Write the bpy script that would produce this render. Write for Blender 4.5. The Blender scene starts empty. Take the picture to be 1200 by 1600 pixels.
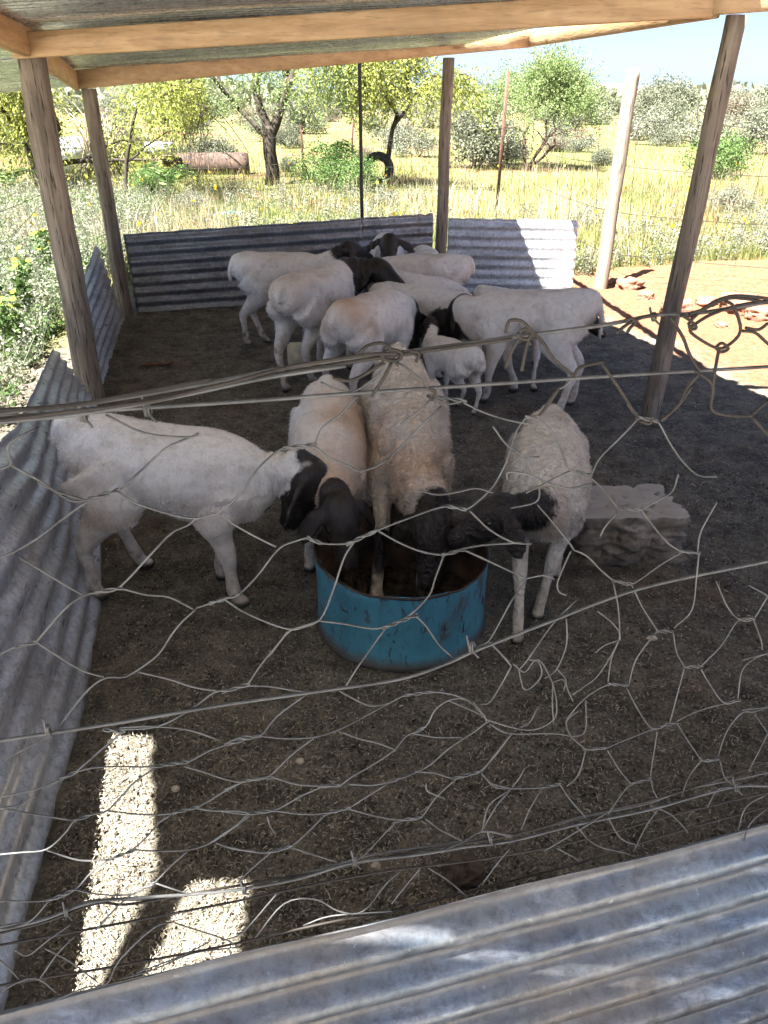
import bpy, math, random
import numpy as np
from mathutils import Vector, noise as mnoise

# ------------------------------------------------------------------ camera, sky, sun, exposure
SC = bpy.context.scene
COL = SC.collection
F, PITCH, CAMH = 1180.0, math.radians(28.7), 1.65
CP, SP = math.cos(PITCH), math.sin(PITCH)
cam_data = bpy.data.cameras.new('camera')
cam = bpy.data.objects.new('camera', cam_data); COL.objects.link(cam)
cam.location = (0, 0, CAMH); cam.rotation_euler = (math.pi/2 - PITCH, 0, 0)
cam_data.sensor_fit = 'VERTICAL'; cam_data.sensor_height = 36.0; cam_data.lens = F/1600*36
cam_data.clip_start = 0.02; cam_data.clip_end = 4000
SC.camera = cam
SUNDIR = Vector((-0.35, -0.35, 1.0)).normalized()      # towards the sun
W = bpy.data.worlds.new('World'); SC.world = W; W.use_nodes = True
nt = W.node_tree; nt.nodes.clear()
sky = nt.nodes.new('ShaderNodeTexSky'); sky.sky_type = 'NISHITA'; sky.sun_disc = False
sky.sun_elevation = math.asin(SUNDIR.z); sky.sun_rotation = math.atan2(SUNDIR.x, SUNDIR.y)
sky.air_density = .42; sky.dust_density = 1.1; sky.ozone_density = 1.3
bg = nt.nodes.new('ShaderNodeBackground'); bg.inputs['Strength'].default_value = 0.032
wo = nt.nodes.new('ShaderNodeOutputWorld')
nt.links.new(sky.outputs[0], bg.inputs['Color']); nt.links.new(bg.outputs[0], wo.inputs['Surface'])
sd = bpy.data.lights.new('sun', 'SUN'); sd.energy = 4.3; sd.angle = math.radians(0.53); sd.color = (1.0, 0.95, 0.86)
sun = bpy.data.objects.new('sun', sd); COL.objects.link(sun)
sun.rotation_euler = SUNDIR.to_track_quat('Z', 'Y').to_euler(); sun.location = (-4, -2, 9)
SC.view_settings.view_transform = 'Standard'; SC.view_settings.look = 'None'
SC.view_settings.exposure = 3.42; SC.view_settings.gamma = 1.0
SC.cycles.max_bounces = 8; SC.cycles.diffuse_bounces = 5; SC.cycles.transparent_max_bounces = 8

rng = np.random.default_rng(7)
random.seed(7)

# ------------------------------------------------------------------ helpers
def pz(x, y, Z=0.0):
    """photo pixel -> world point at height Z"""
    u, v = (x-600)/F, (y-800)/F
    d = Vector((u, CP - SP*v, -SP - CP*v)); t = (Z-CAMH)/d.z
    return Vector((d.x*t, d.y*t, Z))
def py(x, y, Y):
    """photo pixel -> world point at distance Y"""
    u, v = (x-600)/F, (y-800)/F
    d = Vector((u, CP - SP*v, -SP - CP*v)); t = Y/d.y
    return Vector((d.x*t, Y, CAMH + d.z*t))
def pf(x, y, off=0.0):
    """photo pixel -> point on the plane of the front fence"""
    u, v = (x-600)/F, (y-800)/F
    d = Vector((u, CP - SP*v, -SP - CP*v)); t = (0.61+off)/(d.y - 0.268*d.x)
    return Vector((d.x*t, d.y*t, CAMH + d.z*t))

def tag(o, label=None, cat=None, group=None, kind=None):
    if label: o['label'] = label
    if cat: o['category'] = cat
    if group: o['group'] = group
    if kind: o['kind'] = kind
    return o
def empty(name, loc=(0, 0, 0), label=None, cat=None, group=None, kind=None):
    o = bpy.data.objects.new(name, None); COL.objects.link(o); o.location = loc
    o.empty_display_size = 0.2
    return tag(o, label, cat, group, kind)
def link(name, me, mat=None, parent=None):
    o = bpy.data.objects.new(name, me); COL.objects.link(o)
    if mat is not None:
        for m in (mat if isinstance(mat, (list, tuple)) else [mat]): me.materials.append(m)
    if parent is not None:
        o.parent = parent
        o.location = -Vector(parent.location) if parent.rotation_euler.z == 0 else (0, 0, 0)
    return o
def mesh_np(name, V, Fq, attrs=None, smooth=False, mi=None):
    """V (n,3); Fq (m,k) array or a list of such arrays with different k"""
    me = bpy.data.meshes.new(name)
    V = np.asarray(V, dtype=np.float32)
    FL = Fq if isinstance(Fq, list) else [Fq]
    FL = [np.asarray(f, dtype=np.int32) for f in FL if len(f)]
    me.vertices.add(len(V)); me.vertices.foreach_set('co', V.ravel())
    nl = sum(f.size for f in FL); npoly = sum(len(f) for f in FL)
    me.loops.add(nl); me.polygons.add(npoly)
    me.loops.foreach_set('vertex_index', np.concatenate([f.ravel() for f in FL]))
    st = []; c = 0
    for f in FL:
        st.append(c + np.arange(len(f))*f.shape[1]); c += f.size
    me.polygons.foreach_set('loop_start', np.concatenate(st).astype(np.int32))
    if smooth: me.polygons.foreach_set('use_smooth', np.ones(npoly, dtype=bool))
    if mi is not None: me.polygons.foreach_set('material_index', np.asarray(mi, dtype=np.int32))
    me.update(calc_edges=True)
    for k, a in (attrs or {}).items():
        at = me.attributes.new(k, 'FLOAT', 'POINT'); at.data.foreach_set('value', np.asarray(a, dtype=np.float32))
    return me

class MB:
    """collects pieces into one mesh"""
    def __init__(s): s.V = []; s.F = {}; s.n = 0; s.A = []
    def add(s, V, Fs, a=0.0):
        V = np.asarray(V, float).reshape(-1, 3)
        for f in (Fs if isinstance(Fs, list) else [Fs]):
            f = np.asarray(f, int)
            if len(f): s.F.setdefault(f.shape[1], []).append(f + s.n)
        s.V.append(V); s.A.append(np.full(len(V), a) if np.isscalar(a) else np.asarray(a)); s.n += len(V)
    def tube(s, pts, r, n=6, a=0.0, cap=True):
        V, Fs = tube(pts, r, n, cap); s.add(V, Fs, a)
    def box(s, c, sx, sy, sz, rot=None):
        v = np.array([[x, y, z] for x in (-.5, .5) for y in (-.5, .5) for z in (-.5, .5)])*[sx, sy, sz]
        if rot is not None: v = v @ np.array(rot).T
        s.add(v+np.array(c), np.array([[0, 1, 3, 2], [4, 6, 7, 5], [0, 4, 5, 1], [2, 3, 7, 6], [0, 2, 6, 4], [1, 5, 7, 3]]))
    def mesh(s, name, smooth=True):
        V = np.concatenate(s.V); FL = [np.concatenate(f) for f in s.F.values()]
        return mesh_np(name, V, FL, {'tint': np.concatenate(s.A)}, smooth)
    def build(s, name, mat, parent=None, smooth=True):
        return link(name, s.mesh(name, smooth), mat, parent)

def tube(pts, r, n=6, cap=True):
    P = np.array([tuple(p) for p in pts], float); m = len(P)
    R = np.full(m, r) if np.isscalar(r) else np.asarray(r, float)
    T = np.gradient(P, axis=0); T /= np.maximum(np.linalg.norm(T, axis=1, keepdims=True), 1e-9)
    t0 = T[0]; ref = np.array([0, 0, 1.]) if abs(t0[2]) < .9 else np.array([1., 0, 0])
    N = np.cross(t0, ref); N /= np.linalg.norm(N)
    V = np.zeros((m, n, 3)); ang = np.arange(n)*2*np.pi/n
    for i in range(m):
        N = N - T[i]*(N@T[i]); N /= max(np.linalg.norm(N), 1e-9); B = np.cross(T[i], N)
        V[i] = P[i] + R[i]*(np.cos(ang)[:, None]*N + np.sin(ang)[:, None]*B)
    V = V.reshape(-1, 3)
    i = np.arange(m-1)[:, None]*n; j = np.arange(n)[None]; k = (j+1) % n
    Fq = np.stack([i+j, i+k, i+n+k, i+n+j], -1).reshape(-1, 4)
    if not cap: return V, [Fq]
    V = np.vstack([V, P[:1], P[-1:]]); c0 = m*n; c1 = c0+1; jj = np.arange(n); kk = (jj+1) % n
    F3 = np.vstack([np.stack([np.full(n, c0), kk, jj], 1), np.stack([np.full(n, c1), (m-1)*n+jj, (m-1)*n+kk], 1)])
    return V, [Fq, F3]

def catmull(P, k=4):
    P = np.asarray(P, float); Q = np.vstack([2*P[0]-P[1], P, 2*P[-1]-P[-2]]); out = []
    for i in range(1, len(Q)-2):
        a, b, c, d = Q[i-1], Q[i], Q[i+1], Q[i+2]
        for t in np.arange(k)/k:
            out.append(.5*((2*b)+(-a+c)*t+(2*a-5*b+4*c-d)*t*t+(-a+3*b-3*c+d)*t**3))
    out.append(P[-1]); return np.array(out)

# ------------------------------------------------------------------ materials
def new_mat(name):
    m = bpy.data.materials.new(name); m.use_nodes = True; nt = m.node_tree; nt.nodes.clear()
    out = nt.nodes.new('ShaderNodeOutputMaterial'); b = nt.nodes.new('ShaderNodeBsdfPrincipled')
    nt.links.new(b.outputs[0], out.inputs['Surface'])
    return m, nt, b, out
class NT:
    def __init__(s, nt): s.nt = nt
    def n(s, t, **kw):
        o = s.nt.nodes.new(t)
        for k, v in kw.items(): setattr(o, k, v)
        return o
    def set(s, sock, v):
        if hasattr(v, 'is_output') or hasattr(v, 'links'): s.nt.links.new(v, sock)
        else: sock.default_value = v
    def pos(s, scale=(1, 1, 1), obj=False):
        src = s.n('ShaderNodeTexCoord').outputs['Object'] if obj else s.n('ShaderNodeNewGeometry').outputs['Position']
        m = s.n('ShaderNodeVectorMath', operation='MULTIPLY'); s.nt.links.new(src, m.inputs[0]); m.inputs[1].default_value = scale
        return m.outputs[0]
    def noise(s, vec, scale, detail=4, rough=.6, dist=0):
        t = s.n('ShaderNodeTexNoise'); s.set(t.inputs['Vector'], vec); t.inputs['Scale'].default_value = scale
        t.inputs['Detail'].default_value = detail; t.inputs['Roughness'].default_value = rough; t.inputs['Distortion'].default_value = dist
        return t.outputs['Fac']
    def ramp(s, fac, stops, interp='LINEAR'):
        r = s.n('ShaderNodeValToRGB'); s.set(r.inputs[0], fac); cr = r.color_ramp; cr.interpolation = interp
        while len(cr.elements) < len(stops): cr.elements.new(.5)
        for e, (p, c) in zip(cr.elements, stops):
            e.position = p; e.color = (c, c, c, 1) if np.isscalar(c) else (*c, 1)
        return r.outputs[0]
    def mix(s, f, a, b, mode='MIX'):
        m = s.n('ShaderNodeMix', data_type='RGBA', blend_type=mode)
        s.set(m.inputs[0], f)
        for sock, v in ((m.inputs[6], a), (m.inputs[7], b)):
            if isinstance(v, tuple): v = (*v, 1) if len(v) == 3 else v
            s.set(sock, v)
        return m.outputs[2]
    def math(s, op, a, b=0.0):
        m = s.n('ShaderNodeMath', operation=op); s.set(m.inputs[0], a); s.set(m.inputs[1], b); return m.outputs[0]
    def attr(s, name): return s.n('ShaderNodeAttribute', attribute_name=name).outputs['Fac']
    def bump(s, h, strength=.5, dist=.01, prev=None):
        b = s.n('ShaderNodeBump'); s.set(b.inputs['Height'], h); b.inputs['Strength'].default_value = strength; b.inputs['Distance'].default_value = dist
        if prev is not None: s.nt.links.new(prev, b.inputs['Normal'])
        return b.outputs[0]

def simple_mat(name, col, rough=.7, metal=0, var=.15, scale=8, bump=.0, bscale=60, spec=.5):
    m, nt, b, _ = new_mat(name); g = NT(nt); p = g.pos()
    f = g.noise(p, scale); c2 = tuple(max(0, c*(1-2.2*var)) for c in col); c1 = tuple(min(1, c*(1+1.4*var)) for c in col)
    nt.links.new(g.ramp(f, [(.3, c2), (.7, c1)]), b.inputs['Base Color'])
    b.inputs['Roughness'].default_value = rough; b.inputs['Metallic'].default_value = metal
    b.inputs['Specular IOR Level'].default_value = spec
    if bump: nt.links.new(g.bump(g.noise(p, bscale, 5), bump, .01), b.inputs['Normal'])
    return m

def wood_mat(name, c1, c2, c3, axis='z', scale=1.0, rough=.75, dark=.3):
    """grain runs along one axis"""
    m, nt, b, _ = new_mat(name); g = NT(nt)
    sc = {'z': (14, 14, .9), 'x': (.7, 14, 14), 'y': (14, .7, 14)}[axis]
    p = g.pos(tuple(v*scale for v in sc)); p0 = g.pos()
    f = g.noise(p, 1.6, 6, .65, .6); c = g.ramp(f, [(.28, c2), (.5, c1), (.72, c3)])
    f2 = g.noise(g.pos(tuple(v*3*scale for v in sc)), 2.2, 3, .6)
    c = g.mix(g.math('MULTIPLY', g.ramp(f2, [(.56, 0.), (.66, 1.)]), dark), c, tuple(v*.25 for v in c2))
    # knots
    v = g.n('ShaderNodeTexVoronoi'); g.set(v.inputs['Vector'], g.pos({'z': (5, 5, 2.2), 'x': (2.0, 7, 7), 'y': (7, 2.0, 7)}[axis])); v.inputs['Scale'].default_value = 1.0
    k = g.ramp(v.outputs['Distance'], [(.07, 1.), (.13, 0.)])
    c = g.mix(g.math('MULTIPLY', k, .7), c, tuple(v*.35 for v in c2))
    c = g.mix(g.math('MULTIPLY', g.ramp(g.noise(p0, 5, 4), [(.5, 0.), (.7, 1.)]), .45), c, tuple(v*.6 for v in c1))
    nt.links.new(c, b.inputs['Base Color']); b.inputs['Roughness'].default_value = rough
    nt.links.new(g.bump(f2, .6, .004, g.bump(f, .5, .006)), b.inputs['Normal'])
    return m

def galv_mat(name, tone=(.50, .53, .56), axis='x', rust=.3, white=.5, metal=.75, rough=.42, dirt=.4, trough_shade=False):
    m, nt, b, _ = new_mat(name); g = NT(nt); p = g.pos()
    ps = g.pos({'x': (.5, 3, 3), 'y': (3, .5, 3)}[axis])
    f = g.noise(ps, 3.0, 6, .65, .4)
    c = g.ramp(f, [(.3, tuple(v*.55 for v in tone)), (.5, tone), (.75, tuple(min(1, v*1.25) for v in tone))])
    wmask = g.math('MULTIPLY', g.ramp(g.noise(ps, 7, 8, .72, .5), [(.53, 0.), (.66, 1.)]), white)
    c = g.mix(wmask, c, (.50, .56, .66))
    rmask = g.math('MULTIPLY', g.ramp(g.noise(ps, 4.3, 8, .75, .8), [(.56, 0.), (.68, 1.)]), rust)
    c = g.mix(rmask, c, (.20, .10, .055))
    dm = g.math('MULTIPLY', g.ramp(g.noise(p, 2.3, 7, .7), [(.42, 0.), (.66, 1.)]), dirt)
    c = g.mix(dm, c, (.17, .14, .11))
    fine = g.ramp(g.noise(p, 42, 8, .8, .4), [(.35, .45), (.52, 1.), (.68, 1.35)]); c = g.mix(.9, c, fine, 'MULTIPLY')
    spk = g.math('MULTIPLY', g.ramp(g.noise(p, 75, 3, .5), [(.70, 0.), (.74, 1.)]), white); c = g.mix(spk, c, (.50, .54, .60))
    if trough_shade:   # troughs darkened in the colour, painted shade that makes the ridges stand out
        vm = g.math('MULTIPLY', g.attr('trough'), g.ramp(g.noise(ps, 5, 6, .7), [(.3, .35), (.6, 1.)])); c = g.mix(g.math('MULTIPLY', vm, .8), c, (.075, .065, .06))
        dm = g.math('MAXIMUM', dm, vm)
    nt.links.new(c, b.inputs['Base Color'])
    inv = g.math('SUBTRACT', 1.0, g.math('MAXIMUM', g.math('MULTIPLY', rmask, 1.2), g.math('MAXIMUM', dm, g.math('MULTIPLY', wmask, .8))))
    mt = g.n('ShaderNodeMath', operation='MULTIPLY', use_clamp=True); g.set(mt.inputs[0], inv); mt.inputs[1].default_value = metal
    nt.links.new(mt.outputs[0], b.inputs['Metallic'])
    rr = g.ramp(g.noise(ps, 9, 5), [(.3, rough*.75), (.7, min(1, rough*1.5))]); nt.links.new(rr, b.inputs['Roughness'])
    nt.links.new(g.bump(g.noise(p, 5, 3), .25, .02, g.bump(g.noise(p, 90, 6), .15, .002)), b.inputs['Normal'])
    return m

def leaf_mat(name, stops, trans=.35, rough=.6):
    """colour picked per leaf by the 'tint' attribute"""
    m, nt, b, out = new_mat(name); g = NT(nt)
    c = g.ramp(g.attr('tint'), stops); nt.links.new(c, b.inputs['Base Color']); b.inputs['Roughness'].default_value = rough
    b.inputs['Specular IOR Level'].default_value = .3
    tr = g.n('ShaderNodeBsdfTranslucent'); nt.links.new(c, tr.inputs['Color'])
    mx = g.n('ShaderNodeMixShader'); mx.inputs[0].default_value = trans
    nt.links.new(b.outputs[0], mx.inputs[1]); nt.links.new(tr.outputs[0], mx.inputs[2]); nt.links.new(mx.outputs[0], out.inputs['Surface'])
    return m

M = {}
M['post'] = wood_mat('weathered pole', (.20, .165, .13), (.085, .07, .055), (.36, .31, .25), 'z', dark=.95, rough=.88)
M['post_pale'] = wood_mat('pale peeled pole', (.23, .20, .155), (.13, .105, .08), (.31, .28, .23), 'z', dark=.7, rough=.85)
M['beam_x'] = wood_mat('pine beam x', (.47, .315, .175), (.34, .21, .105), (.58, .415, .25), 'x', rough=.55)
M['beam_y'] = wood_mat('pine beam y', (.45, .28, .14), (.31, .175, .082), (.56, .37, .20), 'y', rough=.55)
M['roof'] = galv_mat('roof galvanised', (.66, .70, .74), 'x', rust=.03, white=.1, metal=.80, rough=.26, dirt=.08)
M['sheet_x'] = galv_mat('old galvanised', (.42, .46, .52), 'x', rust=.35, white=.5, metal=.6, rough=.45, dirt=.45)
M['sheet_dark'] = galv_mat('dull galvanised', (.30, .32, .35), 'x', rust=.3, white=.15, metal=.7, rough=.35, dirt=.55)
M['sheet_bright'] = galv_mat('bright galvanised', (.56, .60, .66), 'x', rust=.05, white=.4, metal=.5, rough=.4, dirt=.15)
M['sheet_y'] = galv_mat('side galvanised', (.55, .565, .59), 'y', rust=.4, white=.6, metal=.5, rough=.32, dirt=.38)
M['sheet_front'] = galv_mat('front galvanised', (.135, .165, .205), 'x', rust=.25, white=.38, metal=.6, rough=.34, dirt=.7, trough_shade=True)
M['wire'] = simple_mat('grey wire', (.085, .088, .092), .55, .3, .25, 25)
M['wire_dark'] = simple_mat('dark wire', (.028, .023, .020), .7, .2, .25, 25)
M['rust'] = simple_mat('rusty iron', (.11, .055, .038), .8, .1, .25, 20)
M['black_iron'] = simple_mat('dark steel', (.03, .03, .03), .6, .2, .2, 20)
M['bark'] = simple_mat('bark', (.038, .029, .022), .9, 0, .3, 12, .8, 30)
M['bark_red'] = simple_mat('reddish bark', (.07, .045, .034), .9, 0, .3, 12, .8, 30)
# ------------------------------------------------------------------ ground
def ground_z(X, Y):
    X = np.asarray(X, float); Y = np.asarray(Y, float)
    far = np.clip((np.hypot(X, Y)-9)/30, 0, 1)
    z = .10*far*np.sin(X*.21+1)*np.cos(Y*.17) 
    berm = np.exp(-((Y-7.9-.1*X)/.55)**2)*np.clip((X-2.2)/1.2, 0, 1)*.12
    return z + berm
def make_ground():
    g1 = np.arange(-4.0, 5.0, .03); g2 = np.arange(-.6, 8.8, .03)
    xs = np.concatenate([-np.geomspace(4.1, 2500, 46)[::-1], g1, np.geomspace(5.1, 2500, 46)])
    ys = np.concatenate([-np.geomspace(.7, 2500, 34)[::-1], g2, np.geomspace(8.9, 2500, 60)])
    X, Y = np.meshgrid(xs, ys); Z = ground_z(X, Y)
    near = (np.abs(X) < 6) & (Y < 10) & (Y > -2)
    for i, j in zip(*np.nonzero(near)):
        p = Vector((X[i, j], Y[i, j], 0))
        Z[i, j] += .018*(mnoise.fractal(p*2.2, 1, 2, 4)) + .015*mnoise.noise(p*13)
    V = np.stack([X, Y, Z], -1).reshape(-1, 3); nx = len(xs); ny = len(ys)
    i = np.arange(ny-1)[:, None]*nx; j = np.arange(nx-1)[None]
    Fq = np.stack([i+j, i+j+1, i+nx+j+1, i+nx+j], -1).reshape(-1, 4)
    m, nt, b, _ = new_mat('ground soil'); g = NT(nt); p = g.pos()
    n1 = g.noise(p, 1.3, 6, .65); n2 = g.noise(p, 24, 6, .7); n3 = g.noise(p, 110, 4, .7); nb = g.noise(p, .25, 5, .6)
    manure = g.ramp(n3, [(.30, (.072, .065, .053)), (.52, (.155, .141, .115)), (.72, (.28, .258, .215))])
    manure = g.mix(g.math('MULTIPLY', g.ramp(n2, [(.5, 0.), (.66, 1.)]), .5), manure, (.31, .265, .20))
    manure = g.mix(g.math('MULTIPLY', g.ramp(n1, [(.56, 0.), (.70, 1.)]), .6), manure, (.19, .105, .065))
    red = g.ramp(n2, [(.3, (.155, .062, .032)), (.55, (.225, .112, .064)), (.75, (.28, .17, .11))])
    veg = g.ramp(g.noise(p, 3.5, 6, .7), [(.35, (.11, .12, .045)), (.6, (.17, .165, .065)), (.75, (.22, .18, .105))])
    field = g.mix(g.ramp(nb, [(.50, 0.), (.60, 1.)]), veg, g.ramp(n2, [(.3, (.16, .082, .047)), (.7, (.24, .15, .095))]))
    big = g.ramp(g.noise(p, 6.5, 5, .7), [(.36, .55), (.5, .95), (.64, 1.35)]); manure = g.mix(1.0, manure, big, 'MULTIPLY')
    sep = g.n('ShaderNodeSeparateXYZ'); nt.links.new(p, sep.inputs[0])
    wob = g.math('MULTIPLY', g.math('SUBTRACT', g.noise(p, 2.0, 5, .7), .5), 1.6)
    # edge of the trampled floor on the right, and the start of the veld behind
    yx = g.math('ADD', g.math('ADD', sep.outputs[0], g.math('MULTIPLY', sep.outputs[1], .30)), wob)
    mask_r = g.ramp(g.math('DIVIDE', yx, 10.0), [(.375, 0.), (.40, 1.)])
    yb = g.math('ADD', sep.outputs[1], g.math('MULTIPLY', wob, .5))
    mask_b = g.ramp(g.math('DIVIDE', yb, 20.0), [(.40, 0.), (.48, 1.)])
    xl = g.math('ADD', g.math('MULTIPLY', sep.outputs[0], -1.0), g.math('MULTIPLY', wob, .2))
    mask_l = g.ramp(g.math('DIVIDE', xl, 10.0), [(.235, 0.), (.26, 1.)])
    front = g.ramp(g.math('ADD', g.math('MULTIPLY', sep.outputs[1], -1.0), .5), [(.20, 0.), (.35, 1.)])      # unseen ground outside the fence, made pale to bounce light into the shed
    c = g.mix(g.math('MAXIMUM', front, mask_r), manure, red); c = g.mix(front, c, (.49, .455, .41))
    c = g.mix(g.math('MULTIPLY', g.math('MAXIMUM', mask_b, mask_l), g.math('SUBTRACT', 1.0, front)), c, field)
    nt.links.new(c, b.inputs['Base Color']); b.inputs['Roughness'].default_value = .95; b.inputs['Specular IOR Level'].default_value = .2
    nt.links.new(g.bump(n3, 1.0, .012, g.bump(n2, .8, .03)), b.inputs['Normal'])
    o = link('ground', mesh_np('ground', V, Fq, smooth=True), m); tag(o, kind='structure')
make_ground()

def hill():
    V = []; n = 60
    for i in range(n+1):
        a = i/n; x = 130 + 300*(a-.5)*2*.9
        h = 26*math.exp(-((a-.52)/.22)**2) + 9*math.exp(-((a-.8)/.12)**2) + 1.2*math.sin(a*40)
        for k, (dy, f) in enumerate(((0, 0), (60, .55), (120, 1), (260, .7), (420, 0))):
            V.append((x + 260, 1400+dy, max(0, h*f) - 1))
    Fq = [[i*5+k, (i+1)*5+k, (i+1)*5+k+1, i*5+k+1] for i in range(n) for k in range(4)]
    o = link('hill', mesh_np('hill', V, np.array(Fq), smooth=True), simple_mat('hill scrub', (.19, .19, .20), .95, 0, .15, .02)); tag(o, kind='structure')
hill()

# ------------------------------------------------------------------ the shed: posts, beams, corrugated roof
shed = empty('open_shed', (0, 5.2, 0), 'open sheep shelter of round wooden poles and pine beams under a corrugated iron roof', 'shed')
def pole(p0, p1, r0, r1, mat, parent, name='post', seed=0, n=14, rough=.05, m=26):
    p0, p1 = Vector(p0), Vector(p1); pts = []; rs = []
    for i in range(m+1):
        t = i/m; p = p0.lerp(p1, t); q = Vector((seed*7.1, t*3.2, seed))
        p = p + Vector((mnoise.noise(q), mnoise.noise(q+Vector((9, 0, 0))), 0))*.012
        pts.append(p); rs.append((r0+(r1-r0)*t)*(1+rough*mnoise.noise(Vector((t*9, seed, 3)))))
    mb = MB(); V, Fs = tube(pts, rs, n)
    ax = np.array(p0)
    for k in range(len(V)):
        d = mnoise.noise(Vector((V[k][0]*28+seed, V[k][1]*28, V[k][2]*2.2)))*rough*.20*r0*1.6
        c = np.array(p0.lerp(p1, (V[k][2]-p0.z)/max(1e-6, p1.z-p0.z))); e = V[k]-c; L = np.linalg.norm(e)
        if L > 1e-4: V[k] += e/L*d*3
    mb.add(V, Fs); return mb.build(name, mat, parent)
LF = pz(145, 628); BLp = pz(198, 492); RF = pz(1013, 657); MBp = Vector((.53, 7.5, 0))
pole((LF.x, LF.y, -.1), (-1.78, 4.44, 1.835), .078, .070, M['post'], shed, seed=1, rough=.09)
pole((BLp.x, BLp.y, -.1), (-2.24, 6.56, 1.715), .062, .056, M['post'], shed, seed=2, rough=.07)
pole((RF.x, RF.y, -.1), (1.62, 4.14, 1.985), .052, .047, M['post'], shed, seed=3, rough=.04)
pole((MBp.x, MBp.y, -.1), (.545, 7.5, 1.955), .056, .050, M['post'], shed, seed=4, rough=.04)
pole((-.205, 7.62, -.1), (-.215, 7.62, 2.0), .016, .016, M['black_iron'], shed, name='steel_pole', seed=5, n=8, rough=.01)
def beam(a, b, w, h, mat, name='beam', sag=0.0):
    """a,b: bottom centre line ends"""
    a, b = Vector(a), Vector(b); d = (b-a).normalized(); s = d.cross(Vector((0, 0, 1))).normalized(); u = s.cross(d)
    m = 14; V = []; bev = .006
    prof = [(-w/2+bev, 0), (w/2-bev, 0), (w/2, bev), (w/2, h-bev), (w/2-bev, h), (-w/2+bev, h), (-w/2, h-bev), (-w/2, bev)]
    for i in range(m+1):
        c = a.lerp(b, i/m) + Vector((0, 0, -sag*4*(i/m)*(1-i/m))) + s*.004*mnoise.noise(Vector((i*.7, a.y, 0)))
        for (x, z) in prof: V.append(c + s*x + u*z)
    Fq = [[i*8+j, i*8+(j+1) % 8, (i+1)*8+(j+1) % 8, (i+1)*8+j] for i in range(m) for j in range(8)]
    mb = MB(); mb.add([tuple(v) for v in V], [np.array(Fq), np.array([list(range(7, -1, -1)), [m*8+j for j in range(8)]])])
    return mb.build(name, mat, shed, smooth=False)
beam(py(24, 92, 4.33), py(1111, 27, 4.02), .045, .108, M['beam_x'])
beam(py(1111, 24, 4.02), py(1420, 2, 3.95), .045, .104, M['beam_x'])
beam(py(116, 140, 6.52), py(830, 74, 7.42), .045, .126, M['beam_x'])
beam(py(830, 73, 7.38), py(1118, 27, 4.10)+Vector((.02, .06, 0)), .04, .11, M['beam_y'])          # right rafter
beam((-1.60, 3.3, 1.88), py(50, 92, 4.40), .045, .13, M['beam_y'])
beam((-1.27, 1.0, 1.965), (-1.60, 3.3, 1.88), .05, .12, M['beam_y'])
beam(py(52, 96, 4.40), py(120, 141, 6.50), .045, .125, M['beam_y'])                                  # left rafter
pole((-1.33, -.36, 1.93), (-1.14, .76, 1.93), .042, .045, M['post'], shed, name='rafter_pole', seed=8, rough=.02)
beam((-1.18, .62, 2.0), (1.9, .95, 2.0), .05, .12, M['beam_x'])
def roof_z(X, Y):
    u = (X+1.9)/3.5; zl = 1.952-.040*(Y-4.3); zr = 2.088+.004*(Y-4.1)
    return zl+(zr-zl)*u
def roof_sheet(x0a, x0b, x1a, x1b, ya, yb, lift, overlap=.05):
    """corrugations run along x; ends at x0a..x0b (left) and x1a..x1b (right) for y=ya..yb"""
    pitch = .076; ny = int((yb-ya+overlap)/pitch*8); nx = 60
    V = np.zeros((ny+1, nx+1, 3)); 
    for i in range(ny+1):
        t = i/ny; y = ya + (yb-ya+overlap)*t
        xa = x0a+(x0b-x0a)*t; xb = x1a+(x1b-x1a)*t
        xs = np.linspace(xa, xb, nx+1); V[i, :, 0] = xs; V[i, :, 1] = y
        V[i, :, 2] = roof_z(xs, y) + .012 + lift + .009*math.sin(2*math.pi*y/pitch) + .003*np.sin(xs*3+lift*900)
    i = np.arange(ny)[:, None]*(nx+1); j = np.arange(nx)[None]
    Fq = np.stack([i+j, i+j+1, i+nx+2+j, i+nx+1+j], -1).reshape(-1, 4)
    o = link('roof_sheet', mesh_np('roof_sheet', V.reshape(-1, 3), Fq, smooth=True), M['roof'], shed)
    md = o.modifiers.new('thick', 'SOLIDIFY'); md.thickness = .0012; md.offset = 1
    return o
def xr(y): return .66 + (7.2-y)*.295          # right edge line of the roofing
def xl(y): return -3.25 + (6.6-y)*.20
y = 7.55; k = 0
edges = [7.72, 7.06, 6.40, 5.74, 5.08, 4.42, 3.76, 3.10, 2.44, 1.90, 1.40, .90, .425, .118, .098, -.4, -.9]
for a, b in zip(edges[1:], edges[:-1]):
    l0, l1 = xl(a), xl(b)
    ov = .06
    if b == .90: l0, l1 = -1.29, -1.43
    elif b == .425: l0 = l1 = -1.06
    elif b == .118: l0 = l1 = -.42; ov = 0.
    elif b == .098: l0 = l1 = -1.06; ov = 0.
    elif b < .05: l0 = l1 = -1.9
    roof_sheet(l0, l1, xr(a), xr(b), a, b, (k % 2)*.004, ov); k += 1

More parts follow.
